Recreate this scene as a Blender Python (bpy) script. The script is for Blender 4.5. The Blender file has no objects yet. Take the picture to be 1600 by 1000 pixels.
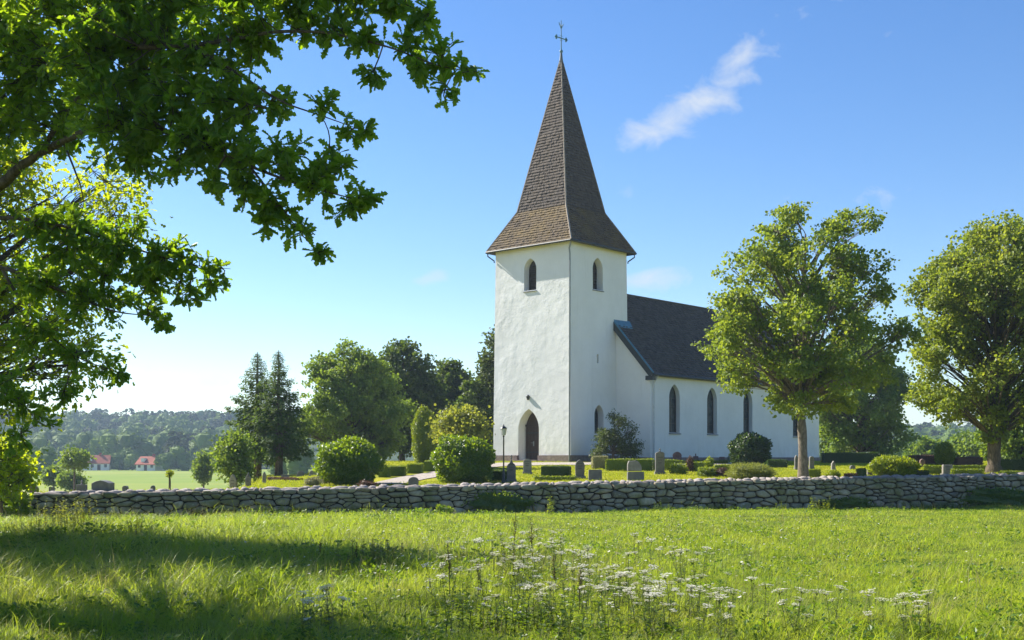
import bpy, bmesh, math, random
import numpy as np
from mathutils import Vector, Matrix

random.seed(11)
rng = np.random.default_rng(11)
R = math.radians
SC = bpy.context.scene
COL = SC.collection

# ------------------------------------------------------------------ camera
EYE = 1.65          # eye height above the meadow
F = 1850.0          # focal length in pixels of the 1600 px wide photograph
HZ = 715.0          # row of the horizon in the photograph
cam_d = bpy.data.cameras.new('camera')
cam_d.sensor_width = 36.0
cam_d.lens = 36.0 * F / 1600.0
cam_d.shift_y = (HZ - 500.0) / 1600.0
cam_d.clip_start = 0.1
cam_d.clip_end = 20000.0
cam = bpy.data.objects.new('camera', cam_d)
cam.location = (0, 0, EYE)
cam.rotation_euler = (R(90), 0, 0)
COL.objects.link(cam)
SC.camera = cam

# ------------------------------------------------------------------ light
SUN_EL, SUN_A = R(38), R(31)        # elevation; angle beyond straight left
SUN = Vector((-math.cos(SUN_A) * math.cos(SUN_EL), math.sin(SUN_A) * math.cos(SUN_EL), math.sin(SUN_EL)))
SKY_STRENGTH = 0.080
EXPOSURE = 1.18
sun_d = bpy.data.lights.new('sun', 'SUN')
sun_d.energy = 5.0
sun_d.angle = R(0.5)
sun_d.color = (1.0, 0.945, 0.84)
sun = bpy.data.objects.new('sun', sun_d)
sun.rotation_euler = SUN.to_track_quat('Z', 'Y').to_euler()
COL.objects.link(sun)

world = bpy.data.worlds.new('World')
SC.world = world
world.use_nodes = True
wn, wl = world.node_tree.nodes, world.node_tree.links
wn.clear()


def wmath(op, a, b=None, c=None, clamp=False):
    n = wn.new('ShaderNodeMath')
    n.operation = op
    n.use_clamp = clamp
    for i, v in enumerate((a, b, c)):
        if v is None:
            continue
        if isinstance(v, (int, float)):
            n.inputs[i].default_value = v
        else:
            wl.new(v, n.inputs[i])
    return n.outputs[0]


sky = wn.new('ShaderNodeTexSky')
sky.sky_type = 'NISHITA'
sky.sun_disc = False
sky.sun_elevation = SUN_EL
sky.sun_rotation = math.atan2(SUN.x, SUN.y)
sky.air_density = 1.0
sky.dust_density = 0.15
sky.ozone_density = 2.6
hs = wn.new('ShaderNodeHueSaturation')
hs.inputs['Saturation'].default_value = 1.26
hs.inputs['Hue'].default_value = 0.509
wl.new(sky.outputs[0], hs.inputs['Color'])
tc = wn.new('ShaderNodeTexCoord')
sep = wn.new('ShaderNodeSeparateXYZ')
wl.new(tc.outputs['Generated'], sep.inputs[0])
dy = wmath('MAXIMUM', sep.outputs[1], 0.05)
U = wmath('DIVIDE', sep.outputs[0], dy)
Vv = wmath('DIVIDE', sep.outputs[2], dy)
# wisps: (x, y in degrees-like tangent units, half length, half width, angle, weight)
lobes = []
for (px, py, hl, hw, ang, w) in [(1075, 170, 135, 32, 33, 1.0), (1150, 95, 70, 26, 48, .85), (1000, 215, 48, 26, 30, .85),
                                 (1010, 435, 62, 22, 6, .8), (668, 437, 40, 14, 15, .72), (1000, 290, 46, 20, 20, .36),
                                 (1330, 300, 110, 22, 8, .42), (1265, 10, 120, 26, 25, .34), (250, 600, 260, 40, 0, .46),
                                 (760, 388, 50, 14, 0, .4), (1490, 640, 200, 40, 0, .4)]:
    u0, v0 = (px - 800) / F, (HZ - py) / F
    ca, sa = math.cos(R(ang)), math.sin(R(ang))
    du = wmath('SUBTRACT', U, u0)
    dv = wmath('SUBTRACT', Vv, v0)
    a1 = wmath('MULTIPLY_ADD', du, ca, wmath('MULTIPLY', dv, sa))
    b1 = wmath('MULTIPLY_ADD', du, -sa, wmath('MULTIPLY', dv, ca))
    a1 = wmath('DIVIDE', a1, hl / F)
    b1 = wmath('DIVIDE', b1, hw / F)
    r2 = wmath('MULTIPLY_ADD', a1, a1, wmath('MULTIPLY', b1, b1))
    lobes.append(wmath('MULTIPLY', wmath('EXPONENT', wmath('MULTIPLY', r2, -0.9)), w))
lob = lobes[0]
for l_ in lobes[1:]:
    lob = wmath('MAXIMUM', lob, l_)
cmb = wn.new('ShaderNodeCombineXYZ')
wl.new(U, cmb.inputs[0])
wl.new(Vv, cmb.inputs[1])
mp = wn.new('ShaderNodeMapping')
mp.inputs['Rotation'].default_value = (0, 0, R(-38))
mp.inputs['Scale'].default_value = (13, 19, 1)
wl.new(cmb.outputs[0], mp.inputs[0])
nz = wn.new('ShaderNodeTexNoise')
nz.inputs['Scale'].default_value = 2.2
nz.inputs['Detail'].default_value = 12
nz.inputs['Roughness'].default_value = 0.62
nz.inputs['Distortion'].default_value = 0.45
wl.new(mp.outputs[0], nz.inputs['Vector'])
dens = wmath('SUBTRACT', wmath('ADD', nz.outputs[0], wmath('MULTIPLY', lob, 0.55)), 0.70)
dens = wmath('MULTIPLY', dens, 2.3, clamp=True)
dens = wmath('MULTIPLY', dens, 0.82)
mixc = wn.new('ShaderNodeMix')
mixc.data_type = 'RGBA'
wl.new(dens, mixc.inputs[0])
wl.new(hs.outputs[0], mixc.inputs[6])
mixc.inputs[7].default_value = (4.3, 4.6, 5.0, 1)
bg = wn.new('ShaderNodeBackground')
bg.inputs['Strength'].default_value = SKY_STRENGTH
wl.new(mixc.outputs[2], bg.inputs[0])
wo = wn.new('ShaderNodeOutputWorld')
wl.new(bg.outputs[0], wo.inputs[0])

SC.view_settings.view_transform = 'Standard'
SC.view_settings.look = 'None'
SC.view_settings.exposure = EXPOSURE
SC.view_settings.gamma = 1.0
SC.view_settings.use_curve_mapping = False
SC.render.engine = 'CYCLES'
SC.cycles.max_bounces = 8
SC.cycles.diffuse_bounces = 4
SC.cycles.transmission_bounces = 4
SC.cycles.volume_bounces = 0
SC.cycles.use_denoising = True
SC.cycles.caustics_reflective = False
SC.cycles.caustics_refractive = False

# ------------------------------------------------------------------ helpers


def tag(o, label=None, cat=None, group=None, kind=None):
    if label:
        o['label'] = label
    if cat:
        o['category'] = cat
    if group:
        o['group'] = group
    if kind:
        o['kind'] = kind
    return o


def empty(name, loc=(0, 0, 0), rz=0.0, parent=None):
    o = bpy.data.objects.new(name, None)
    o.empty_display_size = 0.2
    o.location = loc
    o.rotation_euler = (0, 0, rz)
    o.parent = parent
    COL.objects.link(o)
    return o


def link(name, me, parent=None, loc=None, kind=None):
    o = bpy.data.objects.new(name, me)
    COL.objects.link(o)
    if parent:
        o.parent = parent
    if loc is not None:
        o.location = loc
    if kind:
        o['kind'] = kind
    return o


class Geo:
    """collects vertices and faces (arrays) with material slots"""

    def __init__(s):
        s.V, s.G, s.n = [], [], 0

    def add(s, V, Fs, mi=0):
        V = np.asarray(V, dtype=np.float64).reshape(-1, 3)
        if not isinstance(Fs, (list, tuple)) or (len(Fs) and not isinstance(Fs[0], np.ndarray)):
            by = {}
            for f in Fs:
                by.setdefault(len(f), []).append(f)
            Fs = [np.array(v, dtype=np.int64) for v in by.values()]
        for f in Fs:
            s.G.append((np.asarray(f, dtype=np.int64) + s.n, mi))
        s.V.append(V)
        s.n += len(V)

    def mesh(s, name, mats, smooth=False):
        me = bpy.data.meshes.new(name)
        V = np.concatenate(s.V)
        me.vertices.add(len(V))
        me.vertices.foreach_set('co', V.astype(np.float32).ravel())
        loops = np.concatenate([g.ravel() for g, m in s.G])
        tot = np.concatenate([np.full(len(g), g.shape[1]) for g, m in s.G])
        mi = np.concatenate([np.full(len(g), m) for g, m in s.G])
        start = np.concatenate([[0], np.cumsum(tot)[:-1]])
        me.loops.add(len(loops))
        me.polygons.add(len(tot))
        me.polygons.foreach_set('loop_start', start.astype(np.int32))
        me.loops.foreach_set('vertex_index', loops.astype(np.int32))
        me.polygons.foreach_set('material_index', mi.astype(np.int32))
        me.polygons.foreach_set('use_smooth', np.full(len(tot), bool(smooth)))
        for m in mats:
            me.materials.append(m)
        me.update(calc_edges=True)
        return me

    def build(s, name, mats, parent=None, smooth=False, loc=None, kind=None):
        if not isinstance(mats, (list, tuple)):
            mats = [mats]
        return link(name, s.mesh(name, mats, smooth), parent, loc, kind)

    # simple solids
    def box(s, c, size, mi=0, rz=0.0, taper=1.0):
        x, y, z = [v / 2 for v in size]
        v = np.array([(-x, -y, -z), (x, -y, -z), (x, y, -z), (-x, y, -z),
                      (-x * taper, -y * taper, z), (x * taper, -y * taper, z), (x * taper, y * taper, z), (-x * taper, y * taper, z)])
        if rz:
            ca, sa = math.cos(rz), math.sin(rz)
            v = np.stack([v[:, 0] * ca - v[:, 1] * sa, v[:, 0] * sa + v[:, 1] * ca, v[:, 2]], 1)
        s.add(v + np.array(c), [(0, 3, 2, 1), (4, 5, 6, 7), (0, 1, 5, 4), (1, 2, 6, 5), (2, 3, 7, 6), (3, 0, 4, 7)], mi)

    def tube(s, pts, rad, sides=6, mi=0, cap=True):
        V, Fq = tube_arrays(pts, rad, sides)
        s.add(V, [Fq], mi)
        if cap:
            n = len(V)
            s.G.append((np.array([list(range(sides))[::-1]]) + s.n - n, mi))
            s.G.append((np.array([list(range(n - sides, n))]) + s.n - n, mi))

    def lathe(s, prof, seg=12, c=(0, 0, 0), mi=0):
        """prof: (radius, z)"""
        ang = np.linspace(0, 2 * np.pi, seg, endpoint=False)
        V = np.array([[(r * math.cos(a), r * math.sin(a), z) for a in ang] for r, z in prof]).reshape(-1, 3) + np.array(c)
        fs = []
        for i in range(len(prof) - 1):
            for j in range(seg):
                k = (j + 1) % seg
                fs.append((i * seg + j, i * seg + k, (i + 1) * seg + k, (i + 1) * seg + j))
        fs = [np.array(fs), np.array([list(range(seg))[::-1]]), np.array([list(range((len(prof) - 1) * seg, len(prof) * seg))])]
        s.add(V, fs, mi)

    def prism(s, outline, y0, y1, mi=0):
        """outline in x,z extruded along y"""
        n = len(outline)
        V = [(x, y0, z) for x, z in outline] + [(x, y1, z) for x, z in outline]
        fs = [tuple(range(n)), tuple(range(2 * n - 1, n - 1, -1))]
        for i in range(n):
            k = (i + 1) % n
            fs.append((i, i + n, k + n, k))
        s.add(V, fs, mi)


def tube_arrays(pts, rad, sides):
    P = np.asarray(pts, dtype=np.float64)
    n = len(P)
    T = np.empty_like(P)
    T[1:-1] = P[2:] - P[:-2]
    T[0] = P[1] - P[0]
    T[-1] = P[-1] - P[-2]
    T /= np.linalg.norm(T, axis=1, keepdims=True) + 1e-9
    ref = np.array([0.0, 0.0, 1.0]) if abs(T[0][2]) < 0.9 else np.array([1.0, 0, 0])
    A = np.cross(T, ref)
    A /= np.linalg.norm(A, axis=1, keepdims=True) + 1e-9
    B = np.cross(T, A)
    ang = np.linspace(0, 2 * np.pi, sides, endpoint=False)
    r = np.broadcast_to(np.asarray(rad, dtype=np.float64), (n,))
    V = P[:, None, :] + r[:, None, None] * (np.cos(ang)[None, :, None] * A[:, None, :] - np.sin(ang)[None, :, None] * B[:, None, :])
    i = np.arange(n - 1)[:, None] * sides
    j = np.arange(sides)[None, :]
    k = (j + 1) % sides
    Fq = np.stack([i + j, i + k, i + sides + k, i + sides + j], -1).reshape(-1, 4)
    return V.reshape(-1, 3), Fq


def norm(v):
    return v / (np.linalg.norm(v, axis=-1, keepdims=True) + 1e-9)


LEAF_RHOMB = (np.array([(0, 0, 0), (.42, .30, .07), (1, 0, -.08), (.42, -.30, .07)]), [np.array([(0, 2, 1), (0, 3, 2)])])
LEAF_BROAD = (np.array([(0, 0, 0), (.22, .42, .06), (.62, .46, .10), (1, 0, -.06), (.62, -.46, .10), (.22, -.42, .06)]),
              [np.array([(0, 3, 2, 1), (0, 5, 4, 3)])])
LEAF_NARROW = (np.array([(0, 0, 0), (.45, .10, .03), (1, 0, -.06), (.45, -.10, .03)]), [np.array([(0, 2, 1), (0, 3, 2)])])
_oh = [(.10, .035), (.20, .15), (.30, .07), (.42, .23), (.50, .11), (.63, .29), (.72, .14), (.84, .20), (.93, .10)]
_ov = [(0, 0, 0)] + [(x, y, .18 * y) for x, y in _oh] + [(1, 0, -.1)] + [(x, -y, .18 * y) for x, y in _oh]
LEAF_OAK = (np.array(_ov), [np.array([[0] + [10] + list(range(9, 0, -1))]), np.array([[0] + list(range(11, 20)) + [10]])])


_o2 = [(.15, .05), (.34, .24), (.48, .10), (.68, .28), (.86, .16)]
_ov = [(0, 0, 0)] + [(x, y, .2 * y) for x, y in _o2] + [(1, 0, -.1)] + [(x, -y, .2 * y) for x, y in _o2]
LEAF_OAK2 = (np.array(_ov), [np.array([[0, 6, 5, 4, 3, 2, 1]]), np.array([[0, 7, 8, 9, 10, 11, 6]])])


def leaves(g, pos, d, nrm, size, tmpl, mi=0):
    tv, tf = tmpl
    d = norm(d)
    sd = norm(np.cross(nrm, d))
    nn = np.cross(d, sd)
    size = np.broadcast_to(size, (len(pos),))
    V = pos[:, None, :] + size[:, None, None] * (tv[None, :, 0:1] * d[:, None, :] + tv[None, :, 1:2] * sd[:, None, :] + tv[None, :, 2:3] * nn[:, None, :])
    off = (np.arange(len(pos)) * len(tv))[:, None, None]
    g.add(V.reshape(-1, 3), [(f[None] + off).reshape(-1, f.shape[1]) for f in tf], mi)


def sstep(a, b, x):
    t = np.clip((np.asarray(x, dtype=np.float64) - a) / (b - a), 0, 1)
    return t * t * (3 - 2 * t)


def P(px, py, d):
    return np.array([(px - 800) / F * d, d, EYE - (py - HZ) / F * d])


# ------------------------------------------------------------------ materials
class M:
    def __init__(s, name):
        s.m = bpy.data.materials.new(name)
        s.m.use_nodes = True
        s.nt = s.m.node_tree
        s.n, s.l = s.nt.nodes, s.nt.links
        s.n.clear()
        s.out = s.n.new('ShaderNodeOutputMaterial')

    def node(s, t, props=None, **ins):
        n = s.n.new(t)
        for k, v in (props or {}).items():
            setattr(n, k, v)
        for k, v in ins.items():
            key = k.replace('_', ' ')
            sock = n.inputs[int(k[1:])] if (k[0] == 'i' and k[1:].isdigit()) else n.inputs[key]
            s.set(sock, v)
        return n

    def set(s, sock, v):
        if isinstance(v, bpy.types.NodeSocket):
            s.l.new(v, sock)
        elif isinstance(v, bpy.types.Node):
            s.l.new(v.outputs[0], sock)
        elif isinstance(v, tuple) and len(v) == 3 and sock.type == 'RGBA':
            sock.default_value = (*v, 1)
        else:
            sock.default_value = v

    def noise(s, scale, detail=4, rough=.55, vec=None, dist=0.0):
        n = s.node('ShaderNodeTexNoise', Scale=scale, Detail=detail, Roughness=rough, Distortion=dist)
        if vec is not None:
            s.l.new(vec, n.inputs['Vector'])
        return n.outputs[0]

    def pos(s):
        return s.node('ShaderNodeNewGeometry').outputs['Position']

    def obj(s):
        return s.node('ShaderNodeTexCoord').outputs['Object']

    def island(s):
        return s.node('ShaderNodeNewGeometry').outputs['Random Per Island']

    def orand(s):
        return s.node('ShaderNodeObjectInfo').outputs['Random']

    def ramp(s, fac, stops, interp='LINEAR'):
        n = s.n.new('ShaderNodeValToRGB')
        n.color_ramp.interpolation = interp
        e = n.color_ramp.elements
        while len(e) < len(stops):
            e.new(0.5)
        for i, (p, c) in enumerate(stops):
            e[i].position = p
            e[i].color = (*c, 1) if isinstance(c, tuple) else (c, c, c, 1)
        s.set(n.inputs[0], fac)
        return n.outputs[0]

    def mix(s, fac, a, b, blend='MIX'):
        n = s.n.new('ShaderNodeMix')
        n.data_type = 'RGBA'
        n.blend_type = blend
        s.set(n.inputs[0], fac)
        s.set(n.inputs[6], a)
        s.set(n.inputs[7], b)
        return n.outputs[2]

    def math(s, op, a, b=0.0, clamp=False):
        n = s.n.new('ShaderNodeMath')
        n.operation = op
        n.use_clamp = clamp
        s.set(n.inputs[0], a)
        s.set(n.inputs[1], b)
        return n.outputs[0]

    def bump(s, h, strength=.5, dist=.02):
        return s.node('ShaderNodeBump', Height=h, Strength=strength, Distance=dist).outputs[0]

    def princ(s, color, rough=.8, spec=.3, normal=None, metal=0.0):
        p = s.n.new('ShaderNodeBsdfPrincipled')
        s.set(p.inputs['Base Color'], color)
        s.set(p.inputs['Roughness'], rough)
        s.set(p.inputs['Specular IOR Level'], spec)
        s.set(p.inputs['Metallic'], metal)
        if normal is not None:
            s.l.new(normal, p.inputs['Normal'])
        return p

    def done(s, sh):
        s.l.new(sh.outputs[0] if isinstance(sh, bpy.types.Node) else sh, s.out.inputs[0])
        return s.m


def leaf_mat(name, c0, c1, t0, t1, tr=.45, rough=.5, spec=.35, island=True, patch=.35, pscale=.6):
    """leaf: reflecting colour c0..c1, transmitted colour t0..t1 by leaf and by patch"""
    m = M(name)
    r = m.island() if island else m.orand()
    nz = m.noise(pscale, 3, .6, m.pos())
    f = m.math('ADD', m.math('MULTIPLY', r, 1 - patch), m.math('MULTIPLY', m.math('SUBTRACT', nz, .25), patch * 2), clamp=True)
    f = m.math('MULTIPLY', f, 0.9, clamp=True)
    base = m.mix(f, c0, c1)
    tcol = m.mix(f, t0, t1)
    p = m.princ(base, rough, spec)
    t = m.node('ShaderNodeBsdfTranslucent', Color=tcol)
    mx = m.node('ShaderNodeMixShader', Fac=tr)
    m.l.new(p.outputs[0], mx.inputs[1])
    m.l.new(t.outputs[0], mx.inputs[2])
    return m.done(mx)


def solid(name, col, rough=.7, spec=.3, var=.15, scale=6.0, bump=.0, metal=0.0, coord='obj'):
    m = M(name)
    v = m.obj() if coord == 'obj' else m.pos()
    nz = m.noise(scale, 5, .6, v)
    dark = tuple(c * (1 - var) for c in col)
    light = tuple(min(1, c * (1 + var)) for c in col)
    base = m.mix(m.ramp(nz, [(.3, 0.0), (.7, 1.0)]), dark, light)
    nrm = m.bump(m.noise(scale * 4, 4, .6, v), bump, .02) if bump else None
    return m.done(m.princ(base, rough, spec, nrm, metal))


MAT = {}
# ------------------------------------------------------------------ terrain


def wall_y(x):
    return 43.0 + 7.0 * (np.asarray(x, dtype=np.float64) + 18.6) / 40.2


def wall_base(x):
    return -.62 + .20 * np.clip((np.asarray(x, dtype=np.float64) + 18.6) / 40.2, -.2, 1.2)


def wall_top(x):
    return .30 + .62 * np.clip((np.asarray(x, dtype=np.float64) + 18.6) / 40.2, -.1, 1.1)


def lump(x, y):
    return (np.sin(x * 1.31 + y * .47) * np.sin(y * 1.13 - x * .31) * .035 + np.sin(x * .41 + 1.7) * np.sin(y * .37 + .6) * .06)


def gz(x, y):
    x = np.asarray(x, dtype=np.float64)
    y = np.asarray(y, dtype=np.float64)
    wy = wall_y(x)
    field = wall_base(x) * sstep(9, 1, wy - y) * .35 + wall_base(x) * np.clip((y - 6) / (wy - 6), 0, 1) * .65
    field = field + lump(x, y) * sstep(2, 8, y)
    yard0 = wall_top(x) - .13
    t = np.clip((y - wy) / 33.0, 0, 1)
    yard = yard0 + (1.36 - yard0) * (t * .8 + .2 * sstep(0, 1, t))
    pang = x / np.maximum(y, 1.0)
    fl = sstep(-.115, -.185, pang)                 # the yard lies lower and flatter to the left
    yard = yard * (1 - fl) + (yard0 + .10 + .004 * (y - wy)) * fl
    z = np.where(y < wy + .12, field, np.where(y > wy + .55, yard, field + (yard - field) * np.clip((y - wy - .12) / .43, 0, 1)))
    bx = sstep(-.205, -.268, x / np.maximum(y, 1.0)) * sstep(46, 66, y)
    by = sstep(108, 175, y)
    b = np.maximum(np.maximum(bx, by), fl * sstep(78, 112, y))
    z = z * (1 - b) + (-2.6) * b
    # wooded hills beyond the fields
    hl = 25.0 * sstep(440, 820, y) * (1.0 + .10 * np.sin(x * .011 + .8)) * (1 - .42 * sstep(-120, 260, x))
    z = z + np.where(y > 430, hl, 0.0)
    return z


def place(px, py, d0=48.0, d1=300.0):
    """first point of the ground seen at a pixel beyond depth d0"""
    d = d0
    while d < d1:
        x = (px - 800) / F * d
        if EYE - (py - HZ) / F * d <= float(gz(x, d)):
            break
        d += .05
    return np.array([(px - 800) / F * d, d, float(gz((px - 800) / F * d, d))])


def at(px, d):
    x = (px - 800) / F * d
    return np.array([x, d, float(gz(x, d))])


# materials of the ground
m = M('meadow_soil')
pz = m.noise(.35, 4, .6, m.pos())
c = m.mix(m.ramp(pz, [(.35, 0.0), (.68, 1.0)]), (.07, .115, .010), (.15, .175, .016))
c = m.mix(m.ramp(m.noise(6, 4, .7, m.pos()), [(.45, 0.0), (.75, .6)]), c, (.05, .045, .02))
MAT['meadow'] = m.done(m.princ(c, .95, .1, m.bump(m.noise(9, 5, .7, m.pos()), .8, .05)))
m = M('mown_lawn')
pz = m.noise(.25, 4, .6, m.pos())
c = m.mix(m.ramp(pz, [(.35, 0.0), (.65, 1.0)]), (.24, .27, .012), (.38, .35, .018))
c = m.mix(m.ramp(m.noise(14, 4, .7, m.pos()), [(.4, 0.0), (.8, .5)]), c, (.13, .15, .012))
MAT['lawn'] = m.done(m.princ(c, .95, .1, m.bump(m.noise(30, 4, .7, m.pos()), .9, .04)))
m = M('valley_field')
pz = m.noise(.02, 4, .6, m.pos())
c = m.mix(m.ramp(pz, [(.35, 0.0), (.65, 1.0)]), (.16, .24, .04), (.25, .28, .06))
sepn = m.node('ShaderNodeSeparateXYZ', Vector=m.pos())
dry = m.math('MULTIPLY', m.math('SUBTRACT', 165.0, sepn.outputs[1]), .025, clamp=True)
dry = m.math('MULTIPLY', dry, m.ramp(m.noise(.05, 3, .6, m.pos()), [(.35, .3), (.6, 1.0)]))
c = m.mix(dry, c, (.42, .33, .13))
MAT['valley'] = m.done(m.princ(c, .95, .1, m.bump(m.noise(3, 4, .7, m.pos()), .6, .1)))
MAT['forest_floor'] = solid('forest_floor', (.045, .07, .025), .95, .1, .3, .1, coord='pos')

ys = np.concatenate([np.arange(-30, 0, 2.0), np.arange(0, 56, .5), np.arange(56, 130, 1.5), np.arange(130, 430, 8.0), np.arange(430, 1000, 25.0), np.arange(1000, 2601, 200.0)])
xp = np.concatenate([np.arange(0, 36, .6), np.arange(36, 100, 3.0), np.arange(100, 400, 14.0), np.arange(400, 1801, 100.0)])
xs = np.concatenate([-xp[:0:-1], xp])
X, Y = np.meshgrid(xs, ys)
Z = gz(X, Y)
g = Geo()
nx, ny = len(xs), len(ys)
ii, jj = np.meshgrid(np.arange(ny - 1), np.arange(nx - 1), indexing='ij')
q = np.stack([ii * nx + jj, ii * nx + jj + 1, (ii + 1) * nx + jj + 1, (ii + 1) * nx + jj], -1).reshape(-1, 4)
fx = (X[:-1, :-1] + X[1:, 1:]).ravel() / 2
fy = (Y[:-1, :-1] + Y[1:, 1:]).ravel() / 2
wy = wall_y(fx)
zone = np.where(fy < wy + .3, 0, np.where(fy > 440, 3, np.where((fy > 112) | ((fx < -.25 * fy) & (fy > 56)), 2, 1)))
g.V.append(np.stack([X.ravel(), Y.ravel(), Z.ravel()], 1))
g.n = nx * ny
for k in range(4):
    g.G.append((q[zone == k], k))
ground = g.build('ground', [MAT['meadow'], MAT['lawn'], MAT['valley'], MAT['forest_floor']], smooth=True, kind='structure')

# gravel path from the tower door down to the wall
m = M('gravel')
c = m.mix(m.ramp(m.noise(40, 3, .7, m.pos()), [(.35, 0.0), (.7, 1.0)]), (.34, .29, .24), (.52, .46, .40))
MAT['gravel'] = m.done(m.princ(c, .95, .1, m.bump(m.noise(60, 3, .7, m.pos()), .8, .03)))


def drape(name, left, right, mat, n=40, lift=.03, cross=5):
    L, Rr = np.array(left), np.array(right)

    def resample(pl):
        s = np.concatenate([[0], np.cumsum(np.linalg.norm(np.diff(pl, axis=0), axis=1))])
        t = np.linspace(0, s[-1], n)
        return np.stack([np.interp(t, s, pl[:, k]) for k in range(2)], 1)
    L, Rr = resample(L[:, :2]), resample(Rr[:, :2])
    f = np.linspace(0, 1, cross)[None, :, None]
    pts = L[:, None, :] * (1 - f) + Rr[:, None, :] * f
    z = gz(pts[..., 0], pts[..., 1]) + lift
    V = np.concatenate([pts, z[..., None]], 2).reshape(-1, 3)
    i, j = np.meshgrid(np.arange(n - 1), np.arange(cross - 1), indexing='ij')
    Q = np.stack([i * cross + j, i * cross + j + 1, (i + 1) * cross + j + 1, (i + 1) * cross + j], -1).reshape(-1, 4)
    g = Geo()
    g.add(V, [Q])
    return g.build(name, mat, smooth=True, kind='structure')


def pl(*pxs):
    return [place(a, b) for a, b in pxs]


drape('gravel_path', pl((575, 757), (620, 747), (690, 735.5), (745, 728), (775, 723.5), (880, 722.8), (1000, 723.0), (1180, 723)),
      pl((628, 757), (665, 749), (700, 743), (750, 733), (790, 728.5), (880, 727), (1000, 727), (1180, 727)), MAT['gravel'], n=60)

# ------------------------------------------------------------------ plaster, roof, metal, wood
m = M('lime_plaster')
pw = m.obj()
big = m.noise(.9, 6, .62, pw, .4)
c = m.mix(m.ramp(m.noise(.35, 5, .65, pw), [(.38, 0.0), (.72, 1.0)]), (.74, .735, .715), (.82, .815, .80))
sp = m.node('ShaderNodeSeparateXYZ', Vector=pw)
low = m.math('MULTIPLY', m.math('SUBTRACT', 1.6, sp.outputs[2]), .55, clamp=True)
stain = m.math('MULTIPLY', low, m.ramp(m.noise(1.3, 5, .7, pw), [(.42, 0.0), (.7, .55)]))
c = m.mix(stain, c, (.50, .47, .38))
streak = m.node('ShaderNodeMapping', Vector=pw, Scale=(1.6, 1.6, .12))
c = m.mix(m.ramp(m.noise(2.2, 5, .7, streak.outputs[0]), [(.56, 0.0), (.80, .38)]), c, (.56, .55, .50))
hgt = m.math('ADD', m.math('MULTIPLY', big, 1.0), m.math('MULTIPLY', m.noise(4.5, 6, .65, pw, .3), .42))
hgt = m.math('MULTIPLY', hgt, m.ramp(m.noise(.28, 3, .6, pw), [(.35, .35), (.62, 1.25)]))
MAT['plaster'] = m.done(m.princ(c, .9, .2, m.bump(hgt, .75, .055)))
MAT['plinth'] = solid('granite_plinth', (.22, .17, .15), .85, .3, .35, 5, .5)


def shingle_mat(name, c0, c1, moss, mfac):
    m = M(name)
    r = m.island()
    c = m.mix(r, c0, c1)
    c = m.mix(m.ramp(m.noise(.9, 5, .68, m.obj()), [(.42, 0.0), (.70, mfac)]), c, moss)
    nb = m.noise(18, 4, .7, m.obj())
    return m.done(m.princ(c, .82, .25, m.bump(nb, .5, .02)))


MAT['spire'] = shingle_mat('tarred_oak_shingle', (.060, .046, .037), (.105, .083, .067), (.11, .077, .043), .40)
MAT['skirt'] = shingle_mat('mossy_oak_shingle', (.072, .050, .031), (.135, .096, .055), (.185, .125, .038), .75)
MAT['nave_roof'] = shingle_mat('dark_roof_shingle', (.056, .048, .041), (.115, .098, .083), (.11, .09, .06), .35)
MAT['dark_metal'] = solid('painted_dark_metal', (.035, .04, .042), .5, .4, .2, 4)
MAT['copper'] = solid('blue_green_copper_flashing', (.06, .17, .24), .45, .5, .25, 3)
MAT['pipe'] = solid('weathered_zinc', (.22, .23, .22), .5, .5, .2, 4, metal=.3)
MAT['white_pipe'] = solid('white_painted_pipe', (.55, .57, .57), .5, .4, .1, 4)
MAT['door'] = solid('brown_door_wood', (.055, .034, .024), .6, .35, .3, 9, .3)
MAT['frame'] = solid('dark_window_frame', (.05, .04, .035), .6, .3, .2, 6)
MAT['lead'] = solid('slate_sill', (.11, .12, .125), .55, .4, .2, 5)
m = M('leaded_glass')
c = m.mix(m.ramp(m.noise(2.5, 3, .6, m.obj()), [(.4, 0.0), (.65, 1.0)]), (.028, .036, .036), (.075, .088, .085))
MAT['glass'] = m.done(m.princ(c, .16, .5, m.bump(m.noise(7, 3, .6, m.obj()), .25, .02)))
MAT['louvre'] = solid('louvre_wood', (.055, .045, .038), .7, .3, .25, 7)

# ------------------------------------------------------------------ church
D0 = 80.0
CX = np.array([.0492 * D0, D0])
CROT = math.atan2(.750, .661)
church = empty('church', (CX[0], CX[1], 1.36), CROT)
tag(church, 'whitewashed stone church with square west tower, shingled spire and dark-roofed nave', 'church')
TA, TB, TH = 6.45, 6.8, 15.05        # tower along the nave axis, across, wall height
NB0, NB1, NA0, NA1 = -3.0, 7.6, 5.1, 30.1
EAVE_Z, RIDGE_Z, RIDGE_B = 6.12, 12.45, 2.3


def arch(w, h, x0=0.0, z0=0.0, k=.78, n=9):
    """pointed arch outline (x, z): k = arc radius over width"""
    rad = k * w
    cxr = w / 2 - rad                       # centre of the right-hand arc
    apex = math.sqrt(max(rad * rad - cxr * cxr, 1e-6))
    spring = h - apex
    a_end = math.acos(max(-1, min(1, -cxr / rad)))
    right = [(cxr + rad * math.cos(a_end * i / n), spring + rad * math.sin(a_end * i / n)) for i in range(n + 1)]
    left = [(-x, z) for x, z in right[::-1][1:]]
    o = [(w / 2, 0.0)] + right + left + [(-w / 2, 0.0)]
    return [(x0 + x, z0 + z) for x, z in o[::-1]]


def to_face(face, s, z, depth):
    """s along the face, depth into the wall -> church coordinates"""
    if face == 'W':          # west face of the tower (a = 0), s = b
        return (depth, s, z)
    if face == 'T':          # south face of the tower (b = 0), s = a
        return (s, depth, z)
    return (s, NB0 + depth, z)   # nave south wall


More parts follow.
